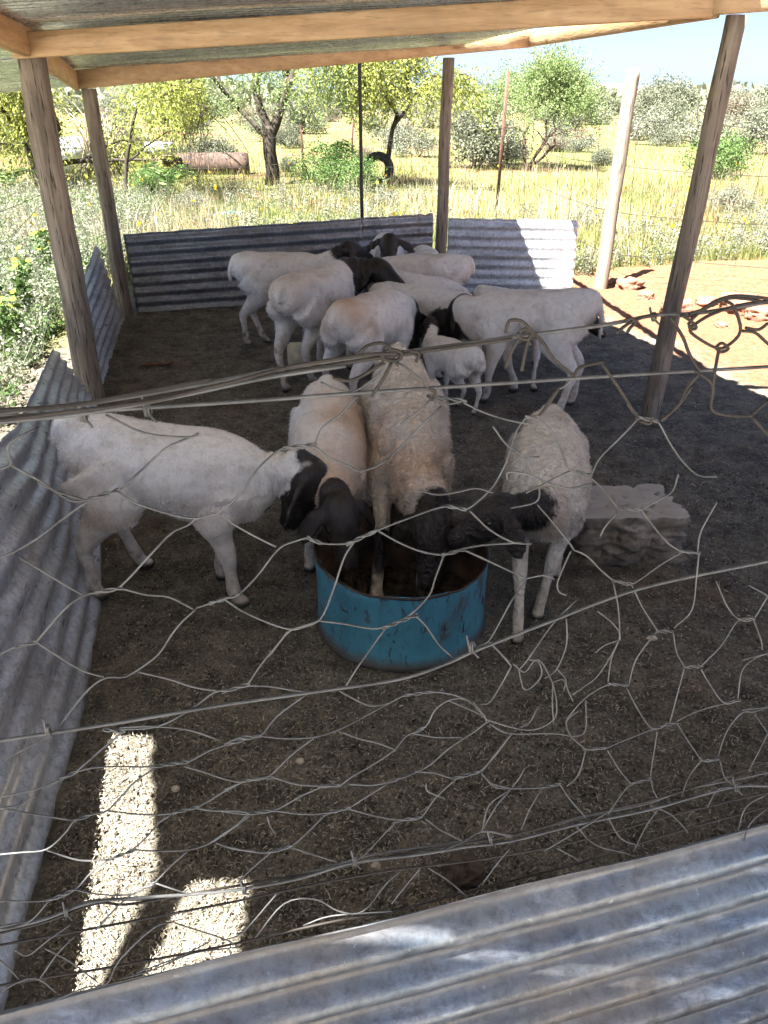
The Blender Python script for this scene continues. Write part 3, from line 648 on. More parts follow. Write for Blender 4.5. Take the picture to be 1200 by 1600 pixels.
# ------------------------------------------------------------------ the blue drum
def drum():
    root = empty('feeding_drum', (.06, 2.21, 0), 'chipped blue steel drum cut down into a feeding trough', 'drum')
    m, nt, b, _ = new_mat('blue drum paint'); g = NT(nt); p = g.pos(); ps = g.pos((1, 1, .35))
    c = g.ramp(g.noise(p, 6, 5), [(.3, (.050, .20, .29)), (.7, (.085, .31, .42))])
    sc = g.ramp(g.noise(ps, 46, 8, .8, .5), [(.55, 0.), (.61, 1.)])
    c = g.mix(g.math('MULTIPLY', sc, .8), c, (.035, .022, .014))
    sc2 = g.ramp(g.noise(ps, 18, 6, .75), [(.54, 0.), (.66, 1.)]); c = g.mix(g.math('MULTIPLY', sc2, .55), c, (.06, .17, .22))
    c = g.mix(g.math('MULTIPLY', g.ramp(g.noise(g.pos((1.5, 1.5, .15)), 9, 6, .75), [(.54, 0.), (.66, 1.)]), .3), c, (.035, .08, .10))
    sep = g.n('ShaderNodeSeparateXYZ'); nt.links.new(p, sep.inputs[0])
    rim = g.math('ADD', sep.outputs[2], g.math('MULTIPLY', g.noise(p, 14, 4), .05))
    c = g.mix(g.ramp(rim, [(.318, 0.), (.330, 1.)]), c, (.055, .03, .02))
    c = g.mix(g.math('MULTIPLY', g.ramp(rim, [(.045, 1.), (.085, 0.)]), .9), c, (.10, .075, .055))
    pt = g.math('MULTIPLY', g.ramp(g.noise(g.pos((1, 1, .6)), 5.5, 7, .75, .6), [(.56, 0.), (.62, 1.)]), .75); c = g.mix(pt, c, (.085, .05, .032))
    nt.links.new(c, b.inputs['Base Color']); b.inputs['Roughness'].default_value = .42
    nt.links.new(g.bump(sc, .5, .002, g.bump(g.noise(p, 7, 3), .25, .02)), b.inputs['Normal'])
    R = .293; n = 96
    def ring(prof, name, mat):
        V = []; F_ = []
        for k, (r, z) in enumerate(prof):
            for i in range(n):
                a = 2*math.pi*i/n; rr = r*(1+.012*math.sin(2*a+1)+.004*math.sin(5*a)); zz = z
                if z > .2: zz += .012*math.cos(a-2.6)+.010*mnoise.noise(Vector((math.cos(a)*4, math.sin(a)*4, 0)))
                rr += .008*mnoise.noise(Vector((math.cos(a)*3, math.sin(a)*3, z*9)))
                V.append((root.location.x+rr*math.cos(a), root.location.y+rr*math.sin(a), zz))
        m_ = len(prof); F_ = [[k*n+i, k*n+(i+1) % n, (k+1)*n+(i+1) % n, (k+1)*n+i] for k in range(m_-1) for i in range(n)]
        return link(name, mesh_np(name, V, np.array(F_), smooth=True), mat, root)
    ring([(.01, .012), (R-.012, .012), (R-.003, .02), (R-.003, .15), (R-.003, .298), (R, .303)], 'lining', simple_mat('rusty inside', (.085, .05, .03), .8, 0, .35, 12, .6))
    ring([(R, .303), (R+.003, .298), (R+.001, .27), (R, .2), (R, .1), (R+.001, .03), (R+.006, .022), (R+.007, .008), (R+.002, .0), (R-.03, .0)], 'shell', m)
    tube_pts = [(root.location.x+(R+.001)*math.cos(a), root.location.y+(R+.001)*math.sin(a), .300+.012*math.cos(a-2.6)+.010*mnoise.noise(Vector((math.cos(a)*4, math.sin(a)*4, 0)))) for a in np.linspace(0, 2*math.pi, 80)]
    mb = MB(); mb.tube(tube_pts, .0042, 6, cap=False); mb.build('rim', simple_mat('dark rim', (.05, .035, .028), .7, .2, .3, 40), root)
    mb = MB(); N = 40; V = []; 
    for i in range(N):
        for j in range(N):
            V.append((root.location.x+(i/(N-1)-.5)*2*.285, root.location.y+(j/(N-1)-.5)*2*.285, .065+.03*mnoise.noise(Vector((i*.25, j*.25, 2)))+.01*mnoise.noise(Vector((i*.9, j*.9, 2)))))
    Fq = [[i*N+j, i*N+j+1, (i+1)*N+j+1, (i+1)*N+j] for i in range(N-1) for j in range(N-1) if math.hypot(i/(N-1)-.5, j/(N-1)-.5) < .485]
    link('feed', mesh_np('feed', V, np.array(Fq), smooth=True), simple_mat('dark feed', (.05, .035, .022), .9, 0, .4, 40, .9, 90), root)
drum()

# inner pale tub seen through the sheep's legs
def lump(name, label, cat, c, size, seed, mat, sub=5, amp=.18, freq=3.0, flat=.0, pits=0.0, square=0.0, rot=0.0, group=None, layers=0.0, rest=True):
    me = bpy.data.meshes.new(name); import bmesh
    bm = bmesh.new(); bmesh.ops.create_icosphere(bm, subdivisions=sub, radius=1.0)
    for v in bm.verts:
        d = v.co.normalized(); q = d.copy()
        if square: m_ = max(abs(d.x), abs(d.y), abs(d.z)); q = d.lerp(d/m_, square)
        nz = mnoise.fractal(d*freq+Vector((seed*5.3, 0, 0)), 1, 2, 4)
        k = 1+amp*nz
        if pits: k -= pits*max(0, mnoise.noise(d*freq*2.3+Vector((0, seed, 3)))-.12)*2
        q = q*k
        if layers: q.x *= 1+layers*math.sin(q.z*26+3*nz); q.y *= 1+layers*math.sin(q.z*26+3*nz)
        q = Vector((q.x*size[0], q.y*size[1], q.z*size[2])); q.rotate(__import__('mathutils').Euler((0, 0, rot)))
        v.co = q
    zmin = min(v.co.z for v in bm.verts)
    if pits:
        zt = max(v.co.z for v in bm.verts)*.80
        for v in bm.verts:
            if v.co.z > zt: v.co.z = zt+(v.co.z-zt)*.22
    if flat:
        for v in bm.verts: v.co.z = max(v.co.z, zmin*(1-flat))
        zmin *= (1-flat)
    for f in bm.faces: f.smooth = True
    bm.to_mesh(me); bm.free(); o = link(name, me, mat); o.location = (c[0], c[1], c[2] - zmin - .012)
    return tag(o, label, cat, group)

def salt_mat():
    m, nt, b, _ = new_mat('weathered lick'); g = NT(nt); p = g.pos(obj=True)
    n1 = g.noise(p, 9, 7, .7); geo = g.n('ShaderNodeNewGeometry'); sp = g.n('ShaderNodeSeparateXYZ'); nt.links.new(geo.outputs['Normal'], sp.inputs[0])
    c = g.ramp(n1, [(.32, (.10, .08, .062)), (.55, (.24, .205, .17)), (.75, (.40, .37, .33))])
    sz_ = g.n('ShaderNodeSeparateXYZ'); nt.links.new(p, sz_.inputs[0]); topn = g.math('ADD', g.math('MULTIPLY', sp.outputs[2], g.ramp(g.math('MULTIPLY', sz_.outputs[2], 5.0), [(.22, 0.), (.42, 1.)])), g.math('MULTIPLY', g.math('SUBTRACT', g.noise(p, 16, 5), .5), 1.6))
    c = g.mix(g.math('MULTIPLY', g.ramp(topn, [(.45, 0.), (.85, 1.)]), .75), c, (.42, .39, .35))
    nt.links.new(c, b.inputs['Base Color']); b.inputs['Roughness'].default_value = .9
    nt.links.new(g.bump(n1, .9, .02, g.bump(g.noise(p, 70, 5), .5, .004)), b.inputs['Normal']); return m
M['salt'] = salt_mat()
c = pz(975, 880); 
lump('lick_block', 'large eroded grey-brown lick block with ridged whitish top on the pen floor', 'lick block', (c.x+.0, c.y+.11, 0), (.225, .15, .138), 3, M['salt'], 6, .18, 2.4, .25, .20, .74, .05, None, .008)
# pale block behind the bunch
def pale_block():
    mb = MB(); m = simple_mat('yellowish lick', (.60, .54, .36), .7, 0, .12, 20, .4, 60)
    p = pz(466, 580); cx, cy = p.x, p.y+.08; s = .072
    prof = [(-s, 0), (-s, .15), (-s+.008, .162), (s-.008, .162), (s, .15), (s, 0)]
    import bmesh
    me = bpy.data.meshes.new('mineral_block'); bm = bmesh.new(); bmesh.ops.create_cube(bm, size=1)
    bmesh.ops.scale(bm, vec=(.155, .15, .165), verts=bm.verts); bmesh.ops.bevel(bm, geom=bm.edges[:], offset=.014, segments=4, affect='EDGES')
    for v in bm.verts:
        if v.co.z > .07 and v.co.xy.length < .03: v.co.z -= .02
        v.co += Vector((mnoise.noise(v.co*20), mnoise.noise(v.co*20+Vector((5, 0, 0))), 0))*.003
    for f in bm.faces: f.smooth = True
    bm.to_mesh(me); bm.free(); o = link('mineral_block', me, m); o.location = (cx, cy, .082); o.rotation_euler.z = .12
    tag(o, 'small square pale yellow lick block on the floor under the dark-necked sheep', 'lick block')
pale_block()

# stones, clods, stick
stone_m = simple_mat('pale stone', (.50, .44, .35), .85, 0, .2, 30, .6, 50)
red_m = simple_mat('red rock', (.22, .11, .07), .9, 0, .3, 9, .8, 30)
clod_m = simple_mat('dark clod', (.09, .065, .048), .95, 0, .3, 30, .9, 60)
for (x_, y_, r, lb) in [(469, 1193, .012, 'small pale pebble lying alone on the dark floor left of centre'), (587, 1357, .012, 'cream pebble under the lower fence wires'),
                        (275, 1236, .011, 'dull brown pebble just right of the sunlit patch')]:
    p = pz(x_, y_); lump('pebble', lb, 'pebble', (p.x, p.y, .012), (r, r*.9, r*.75), x_, stone_m, 3, .2, 2)
p = pz(722, 1372); lump('dirt_clod', 'rounded dark clod of dung and soil near the front sheet', 'clod', (p.x, p.y, .0), (.050, .042, .032), 4, clod_m, 4, .25, 2.5)
p = pz(1018, 1000); lump('pebble', 'whitish pebble on the floor right of the drum', 'pebble', (p.x, p.y, .01), (.018, .012, .009), 8, stone_m, 3, .3, 2)
mb = MB(); a, b_ = pz(222, 576), pz(272, 570)
mb.tube([(a.lerp(b_, t)+Vector((0, 0, .02+.006*math.sin(t*7)))) for t in np.linspace(0, 1, 9)], [.008, .013, .014, .015, .015, .014, .014, .012, .008], 8)
tag(mb.build('stick', simple_mat('old stick', (.16, .085, .05), .9, 0, .3, 30, .6)), 'short reddish stick lying on the floor near the left side sheet', 'stick')
rocks = [(1060, 492, .13, 'flat red rock beside the right front pole on the sunlit soil'), (1105, 478, .10, 'small red rock behind the flat one, partly in the weeds'), (1150, 488, .15, 'broad red rock under the wire tangle'),
         (1192, 500, .12, 'red rock at the right edge of the picture'), (985, 452, .12, 'dark red rock just right of the pale fence pole'), (1010, 468, .09, 'low red rock in front of the dark one'),
         (960, 446, .08, 'small brown rock touching the foot of the pale fence pole'), (1170, 470, .08, 'pale pink rock between the broad red rock and the weeds'), (905, 474, .035, 'tiny red stone near the bright back sheet'),
         (1128, 512, .05, 'small red stone lying on open soil in front of the broad rock')]
for k, (x_, y_, r, lb) in enumerate(rocks):
    p = pz(x_, y_); lump('rock', lb, 'rock', (p.x, p.y+r*.3, -.02 if r > .06 else 0), (r, r*.8, r*.55), k*3.1, red_m, 4, .35, 1.7, .1, 0, .35, k*.9, 'red rocks along the right rear')

# ------------------------------------------------------------------ litter of dung pellets and straw on the pen floor
def in_pen(X, Y):
    wl = np.interp(Y, [.6, 1.75, 2.3, 4.3, 6.6], [-.72, -.92, -1.05, -1.70, -2.17])
    wr = 3.5 - .30*Y
    return (X > wl+.01) & (X < wr) & (Y > .62+.268*X)
def litter():
    def pick(n, lo=.55, hi=7.0, power=1.0):
        Y = lo*(hi/lo)**(rng.random(n)**power); X = (rng.random(n)-.5)*2*(Y*.75+.5); ok = in_pen(X, Y); return X[ok], Y[ok]
    X, Y = pick(170000); n = len(X); L = rng.uniform(.004, .017, n)*(.75+.10*Y)*rng.uniform(.6, 1.3, n); a = rng.uniform(0, 2*np.pi, n); w = rng.uniform(.0004, .0010, n)*(1+.38*Y)
    Z = rng.uniform(.003, .014, n); Z += np.array([.018*mnoise.fractal(Vector((x, y, 0))*2.2, 1, 2, 4) for x, y in zip(X, Y)])
    d = np.stack([np.cos(a), np.sin(a), rng.uniform(-.25, .35, n)], 1); s = np.stack([-np.sin(a), np.cos(a), rng.uniform(-.4, .4, n)], 1)
    c = np.stack([X, Y, Z], 1); bend = s*(L*rng.uniform(-.3, .3, n))[:, None]
    p0, p1, p2 = c-d*L[:, None]/2, c+bend*.5+np.array([0, 0, .002]), c+d*L[:, None]/2; ww = s*w[:, None]
    V = np.stack([p0-ww, p0+ww, p1+ww, p1-ww, p2+ww*.6, p2-ww*.6], 1).reshape(-1, 3)
    b = np.arange(n)[:, None]*6; Fq = np.concatenate([b+[0, 1, 2, 3], b+[3, 2, 4, 5]]); t = np.repeat(rng.random(n), 6)
    m = leaf_mat('straw litter', [(0, (.09, .08, .06)), (.35, (.17, .15, .12)), (.8, (.28, .255, .21)), (1, (.42, .39, .34))], .0, .8)
    tag(link('straw_litter', mesh_np('straw_litter', V, Fq, {'tint': t}), m), 'fine chopped straw and dry dung fibres scattered over the pen floor', 'litter', kind='stuff')
    X, Y = pick(9000); n = len(X); r = rng.uniform(.0035, .0065, n)*(1+.05*Y)
    Z = .004+np.array([.018*mnoise.fractal(Vector((x, y, 0))*2.2, 1, 2, 4)+.006*mnoise.noise(Vector((x, y, 0))*17) for x, y in zip(X, Y)])
    o8 = np.array([[1, 0, 0], [-1, 0, 0], [0, 1.2, 0], [0, -1.2, 0], [0, 0, .8], [0, 0, -.8]]); c = np.stack([X, Y, Z], 1)
    V = (c[:, None]+o8[None]*r[:, None, None]).reshape(-1, 3); b = np.arange(n)[:, None, None]*6
    f = np.array([[0, 2, 4], [2, 1, 4], [1, 3, 4], [3, 0, 4], [2, 0, 5], [1, 2, 5], [3, 1, 5], [0, 3, 5]]); Fq = (b+f[None]).reshape(-1, 3)
    m = leaf_mat('dung pellets', [(0, (.035, .027, .02)), (.7, (.085, .064, .045)), (1, (.18, .14, .10))], .0, .75)
    tag(link('dung_pellets', mesh_np('dung_pellets', V, Fq, {'tint': np.repeat(rng.random(n), 6)}, True), m), 'small dark dung pellets scattered thickly over the pen floor', 'dung', kind='stuff')
litter()
# ------------------------------------------------------------------ vegetation
def leaves(C, L, Wd, D=None, rs=None, tint=None, curl=.0):
    """rhombus leaves at centres C, length L, width Wd, optional main direction D"""
    n = len(C); r = rs or rng
    d = r.normal(size=(n, 3)) if D is None else D + r.normal(size=(n, 3))*.45
    d /= np.linalg.norm(d, axis=1, keepdims=True); q = r.normal(size=(n, 3)); s = np.cross(d, q); s /= np.maximum(np.linalg.norm(s, axis=1, keepdims=True), 1e-6)
    L = np.broadcast_to(L, n)[:, None]; Wd = np.broadcast_to(Wd, n)[:, None]
    V = np.stack([C-d*L/2, C+s*Wd/2, C+d*L/2, C-s*Wd/2], 1).reshape(-1, 3)
    return V, np.arange(n*4).reshape(-1, 4), np.repeat(r.random(n) if tint is None else tint, 4)

M['leaf_acacia'] = leaf_mat('acacia leaf', [(0, (0.102, 0.153, 0.060)), (.5, (0.187, 0.255, 0.102)), (1, (0.289, 0.357, 0.162))], .4)
M['leaf_yellow'] = leaf_mat('yellow green leaf', [(0, (0.108, 0.144, 0.036)), (.45, (0.238, 0.274, 0.065)), (.8, (0.346, 0.367, 0.094)), (1, (0.432, 0.418, 0.130))], .45)
M['leaf_grey'] = leaf_mat('grey green leaf', [(0, (.085, .098, .062)), (.5, (.142, .158, .110)), (1, (.215, .23, .175))], .3)
M['leaf_silver'] = leaf_mat('silver leaf', [(0, (0.10, 0.117, 0.075)), (.5, (0.175, 0.192, 0.14)), (1, (0.265, 0.275, 0.225))], .25)
M['leaf_brown'] = leaf_mat('brown scrub leaf', [(0, (0.112, 0.098, 0.068)), (.5, (0.173, 0.154, 0.112)), (1, (0.247, 0.225, 0.173))], .3)
M['leaf_green'] = leaf_mat('green leaf', [(0, (0.036, 0.079, 0.022)), (.5, (0.086, 0.158, 0.043)), (1, (0.187, 0.259, 0.086))], .35)
M['grass'] = leaf_mat('veld grass', [(0, (0.085, 0.120, 0.040)), (.3, (0.145, 0.180, 0.058)), (.6, (0.225, 0.240, 0.078)), (.85, (0.317, 0.290, 0.106)), (1, (0.363, 0.317, 0.198))], .45, .7)
M['dry'] = leaf_mat('dry stalk', [(0, (0.195, 0.150, 0.105)), (.5, (0.315, 0.262, 0.195)), (1, (0.450, 0.405, 0.315))], .2, .8)
M['petal'] = leaf_mat('yellow petal', [(0, (0.637, 0.425, 0.017)), (1, (0.807, 0.612, 0.043))], .3)

def branch(mb, p, d, L, r, depth, tips, rs, spread=.6, up=.15, shrink=.72, kids=(2, 3), wob=.12, seg=5, minr=.004):
    pts = [p.copy()]; rr = [r]; d = d.normalized()
    for i in range(seg):
        d = (d + Vector(rs.normal(size=3))*wob + Vector((0, 0, up*.12))).normalized(); pts.append(pts[-1]+d*(L/seg)); rr.append(max(minr, r*(1-.38*(i+1)/seg)))
    mb.tube(pts, rr, 8 if r > .05 else (6 if r > .015 else 4), cap=False)
    if depth <= 1:
        for q in pts[2:]: tips.append((q, d.copy()))
    if depth <= 0: return
    for k in range(rs.integers(kids[0], kids[1]+1)):
        q = pts[-1] if k == 0 else pts[rs.integers(2, len(pts))]
        a = Vector(rs.normal(size=3)); a = (a-d*a.dot(d)).normalized()
        nd = (d*(1-spread*.5) + a*spread*rs.uniform(.7, 1.3) + Vector((0, 0, up))).normalized()
        branch(mb, q, nd, L*shrink*rs.uniform(.8, 1.2), r*.6, depth-1, tips, rs, spread, up, shrink, kids, wob, seg, minr)

def tree(name, label, base, stems, L, r, depth, leafmat, barkmat, nleaf, lsize, clump, seed, spread=.6, up=.15, shrink=.74, kids=(2, 3), droop=0.0, flat=1.0, tilt=None, cat='tree', group=None, feather=False, wob=.12, maxz=None, limbs=None, cut=None, extra=None):
    rs = np.random.default_rng(seed); root = empty(name, base, label, cat, group)
    mb = MB(); tips = []
    if limbs:
        fk = Vector(base)+Vector(limbs[0]); mb.tube([Vector(base)-Vector((0, 0, .1)), Vector(base).lerp(fk, .3)+Vector((.02, 0, 0)), Vector(base).lerp(fk, .65)-Vector((.02, 0, 0)), fk, fk+Vector((0, 0, .15))], [r*1.25, r*1.02, r*.95, r*1.0, r*.7], 14)
        for (dx, dy, dz, ll, rr) in limbs[1:]: branch(mb, fk-Vector((0, 0, .12)), Vector((dx, dy, dz)), ll, rr, depth, tips, rs, spread, up, shrink, kids, wob)
    for k in range(0 if limbs else stems):
        a = 2*math.pi*k/stems + rs.uniform(0, 1); t = 0 if stems == 1 else .45
        d = Vector((math.cos(a)*t, math.sin(a)*t, 1)) + (Vector(tilt) if tilt else Vector((0, 0, 0)))
        branch(mb, Vector(base)-Vector((0, 0, .1)), d, L, r, depth, tips, rs, spread, up, shrink, kids, wob)
    if extra:
        tips = [(q, d) for q, d in tips if q.z > 2.2]
        for (n_, xa, xb, za, zb) in extra:
            for _ in range(n_): tips += [(Vector((base[0]+rs.uniform(xa, xb), base[1]+rs.uniform(-1.2, 1.2), rs.uniform(za, zb))), Vector((rs.normal()*.5, rs.normal()*.5, .2)).normalized())]*4
    T = np.array([tuple(q) for q, _ in tips]); TD = np.array([tuple(d) for _, d in tips])
    if limbs and not extra: hd_ = np.hypot(T[:, 0]-base[0], T[:, 1]-base[1]); k = ((hd_ > .6) | (T[:, 2] > 2.2)) & (T[:, 0] < base[0]+2.3); T, TD = T[k], TD[k]
    if maxz: k = T[:, 2] > maxz; T, TD = T[k], TD[k]
    idx = rs.integers(0, len(T), nleaf); off = rs.normal(size=(nleaf, 3))*clump; off[:, 2] *= flat
    if feather:      # leaves strung along fine twigs that leave each tip
        ntw = nleaf//14; ti = rs.integers(0, len(T), ntw); td = TD[ti]*.6+rs.normal(size=(ntw, 3))*.65; td[:, 2] -= droop*.8; td /= np.linalg.norm(td, axis=1, keepdims=True)
        tl = rs.uniform(.6, 1.5, ntw)*clump*2.0; s = np.tile(np.linspace(.15, 1, 14), ntw); I = np.repeat(np.arange(ntw), 14)
        C = T[ti][I] + td[I]*(s*tl[I])[:, None] + rs.normal(size=(len(I), 3))*clump*.10; C[:, 2] -= droop*(s**2)*tl[I]*.9
        tint = np.clip(np.repeat(rs.random(ntw), 14)*.65+rs.random(len(I))*.35, 0, 1)
        V, Fq, t = leaves(C, lsize*rs.uniform(.6, 1.4, len(C)), lsize*.42, td[I]*.6+np.array([0, 0, -droop*.5]), rs, tint)
        mt = mb
        for k in range(0, min(ntw, 260)):
            if cut and not (cut[0]+.3 < T[ti][k][0]+td[k][0]*tl[k] < cut[1]-.1): continue
            e = td[k]*tl[k]; mt.tube([T[ti][k], T[ti][k]+e*.5+[0, 0, -droop*.2*tl[k]], T[ti][k]+e+[0, 0, -droop*.9*tl[k]]], [.005, .004, .002], 3, cap=False)
    else:
        C = T[idx]+off; C[:, 2] -= droop*np.abs(rs.normal(size=nleaf))*clump
        cn = rs.random(len(T)); V, Fq, t = leaves(C, lsize*rs.uniform(.6, 1.4, nleaf), lsize*.5, None, rs, np.clip(cn[idx]*.55+rs.random(nleaf)*.45, 0, 1))
    mb.build('trunk', barkmat, root)
    if cut:
        ctr = V.reshape(-1, 4, 3).mean(1); ok = (ctr[:, 0] > cut[0]) & (ctr[:, 0] < cut[1]) & (ctr[:, 2] > cut[2]+.35*np.sin(ctr[:, 0]*5)); V = V.reshape(-1, 4, 3)[ok].reshape(-1, 3); t = t.reshape(-1, 4)[ok].ravel(); Fq = np.arange(len(V)).reshape(-1, 4)
    link('crown', mesh_np('crown', V, Fq, {'tint': t}), leafmat, root)
    return root

# large tree left of centre, its drooping neighbour, and the small ones
b = pz(426, 288)
tree('acacia_tree', 'large dark-trunked tree with feathery drooping foliage standing behind the pen left of centre', (b.x, b.y, 0), 1, 1.75, .145, 3, M['leaf_acacia'], M['bark'],
     36000, .062, .30, 21, spread=.62, up=.12, shrink=.80, droop=.45, feather=True,
     limbs=[(0, 0, 1.0), (-.75, .1, .8, 1.5, .07), (-.15, -.1, 1, 1.6, .095), (.55, 0, 1.0, 1.7, .095), (.2, .5, .9, 1.6, .07), (-.4, .5, .9, 1.6, .065)], cut=(-9, 9, 1.0), extra=[(22, -.9, .9, 1.6, 2.4), (48, -2.9, -.9, 1.25, 2.4), (34, .8, 2.1, 1.5, 2.4)])
b = pz(200, 262)
tree('pepper_tree', 'yellow-green weeping tree beside the left rear pole', (b.x-.2, 17.2, 0), 2, 1.35, .10, 3, M['leaf_yellow'], M['bark'],
     20000, .085, .50, 22, spread=.8, up=.12, shrink=.85, droop=.75, feather=True)
tree('pepper_tree', 'bright yellow weeping tree between the left rear pole and the dark trunk', (-5.0, 15.8, 0), 1, 1.7, .04, 3, M['leaf_yellow'], M['bark'],
     18000, .08, .45, 27, spread=.8, up=.12, shrink=.78, droop=.8, feather=True, tilt=(-.05, 0, 0), cut=(-6.4, -3.35, .95))
b = pz(604, 286)
tree('small_tree', 'slender young tree with light green hanging foliage right of the thin steel pole', (b.x, b.y, 0), 1, 1.5, .065, 3, M['leaf_yellow'], M['bark'],
     16000, .075, .36, 23, spread=.7, up=.12, shrink=.72, droop=.8, feather=True, cut=(-9, 9, 1.1))
b = pz(822, 264)
tree('thorn_tree', 'spreading green thorn tree with fine spiky branches standing alone right of the rusty post', (b.x, b.y, 0), 3, 1.0, .05, 4, M['leaf_acacia'], M['bark_red'],
     34000, .065, .30, 29, spread=.72, up=.10, shrink=.76, kids=(2, 3), feather=True, tilt=(.06, 0, 0), wob=.16, maxz=1.15)

# shrubs: six shapes, copied
def shrub_proto(i, mat, dense, lsize, h=.8, label=''):
    rs = np.random.default_rng(50+i); root = empty('shrub', (0, 0, 0)); mb = MB(); tips = []
    for k in range(7):
        a = rs.uniform(0, 2*math.pi); t = rs.uniform(.3, 1.1)
        branch(mb, Vector((0, 0, -.05)), Vector((math.cos(a)*t, math.sin(a)*t, .8)), .42, .022, 2, tips, rs, .7, .1, .78, (2, 3), .15, 4, .004)
    T = np.array([tuple(q) for q, _ in tips]); cn = rs.random(len(T)); idx = rs.integers(0, len(T), dense)
    C = T[idx]+rs.normal(size=(dense, 3))*[.13, .13, .10]; C[:, 2] = np.maximum(C[:, 2]*h/.8, .02)
    C[:, :2] *= 1.0; V, Fq, t = leaves(C, lsize*rs.uniform(.6, 1.5, dense), lsize*.55, None, rs, np.clip(cn[idx]*.5+rs.random(dense)*.5, 0, 1))
    tr = mb.build('stems', M['bark'], root); cr = link('crown', mesh_np('crown', V, Fq, {'tint': t}), mat, root)
    root.location = (0, 0, -500); return root
PR = {'grey': [shrub_proto(0, M['leaf_grey'], 6500, .055), shrub_proto(1, M['leaf_grey'], 6500, .06, 1.0)],
      'silver': [shrub_proto(2, M['leaf_silver'], 6000, .05, .6), shrub_proto(3, M['leaf_silver'], 5000, .05, .8)],
      'brown': [shrub_proto(4, M['leaf_brown'], 5500, .055)], 'green': [shrub_proto(5, M['leaf_green'], 6000, .05, .9)]}
NM = {'grey': 'grey-green rounded shrub', 'silver': 'pale silvery shrub', 'brown': 'brownish thorny shrub', 'green': 'fresh green shrub'}
def put_shrub(kind, x, y, s, label, k=0, rz=None, sz=None):
    src = PR[kind][k % len(PR[kind])]; c = src.copy(); COL.objects.link(c); c.name = 'shrub'
    c.location = (x, y, float(ground_z(x, y))-.02); c.rotation_euler.z = rz if rz is not None else random.uniform(0, 6.28); c.scale = (s, s, s*(sz or 1))
    for ch in src.children: d = ch.copy(); COL.objects.link(d); d.parent = c; d.location = (0, 0, 0)
    return tag(c, label, 'shrub', NM[kind] + 's in the veld')
def at(x, y):
    p = pz(x, y); return p.x, p.y
named = [('grey', 740, 262, 1.5, 'grey-green shrub between the middle rear pole and the rusty post'), ('silver', 870, 235, 1.0, 'pale silvery shrub just right of the lone thorn tree'),
         ('silver', 905, 238, .9, 'small silvery shrub left of the pale fence pole'), ('silver', 1020, 226, 1.5, 'low silver-green shrub between the pale pole and the right front pole'),
         ('silver', 1090, 228, 1.7, 'wide silvery shrub right of the right front pole'), ('silver', 1170, 240, 1.7, 'silvery shrub near the right edge of the picture'),
         ('green', 1108, 276, 1.1, 'open light green bush close behind the right front pole'), ('silver', 790, 255, .8, 'whitish low shrub at the foot of the thorn tree'),
         ('silver', 630, 232, 1.3, 'pale shrub behind the slender young tree'), ('silver', 655, 245, 1.0, 'silvery shrub left of the middle rear pole'),
         ('green', 505, 292, .95, 'leafy dark green shrub with yellow flowers near the thin steel pole'), ('green', 545, 300, .8, 'green shrub touching the thin steel pole'),
         ('grey', 330, 262, .9, 'grey shrub beside the rusty lying drum'), ('brown', 215, 262, 1.0, 'bare brownish bush by the pile of branches'), ('silver', 760, 225, 1.3, 'silvery shrub far behind the rusty post'),
         ('grey', 30, 240, 1.6, 'grey shrub at the left edge behind the left front pole'), ('silver', 600, 320, .42, 'low whitish bush behind the back sheet near the young tree'), ('silver', 1140, 330, .5, 'small whitish bush in the yellow grass at the right'),
         ('green', 250, 312, .6, 'fresh green bush behind the back sheet at the left'), ('silver', 300, 330, .4, 'small silvery bush on bare red soil at the left')]
for k, (kd, x_, y_, s, lb) in enumerate(named): X, Y = at(x_, y_); put_shrub(kd, X, Y, s, lb, k)
rs = np.random.default_rng(5)
rows = [(24, 11, .62), (30, 13, .85), (38, 9, 1.6), (48, 13, 1.9), (62, 16, 2.4), (80, 20, 2.8)]
ORD = 'first second third fourth fifth sixth seventh eighth ninth tenth eleventh twelfth thirteenth fourteenth fifteenth sixteenth seventeenth eighteenth nineteenth twentieth'.split()
side = lambda x: 'far left' if x < -.32 else 'left' if x < -.12 else 'centre' if x < .12 else 'right' if x < .34 else 'far right'
for ri, (Y, n, s) in enumerate(rows):
    for k in range(n):
        u = (k+.5)/n*1.5-.75 + rs.uniform(-.03, .03); yy = Y*rs.uniform(.88, 1.12); kd = ['grey', 'grey', 'brown', 'silver', 'grey'][rs.integers(0, 5)]
        ss = s*rs.uniform(.65, 1.15)*(1.15 if u > .12 else .85)
        put_shrub(kd, u*yy*.95, yy, ss, f"{NM[kd]}, {ORD[k]} from the left in the {['nearest low','second low','nearest tall','second tall','third tall','farthest'][ri]} row of horizon scrub", k, sz=rs.uniform(.75, 1.0))
# far bushland
n = 26000; Y = 95*np.exp(rng.random(n)*1.9); X = (rng.random(n)-.5)*2*Y*.95; hgt = (2.2+1.2*np.sin(X*.05+Y*.03)+.8*np.sin(X*.21))*rng.random(n)**.7
V, Fq, t = leaves(np.stack([X, Y, np.maximum(.1, hgt)], 1), Y*.010+.4, Y*.006+.3)
tag(link('bushland', mesh_np('bushland', V, Fq, {'tint': t}), M['leaf_grey']), 'grey-green bushland stretching to the horizon', 'bushland', kind='stuff')

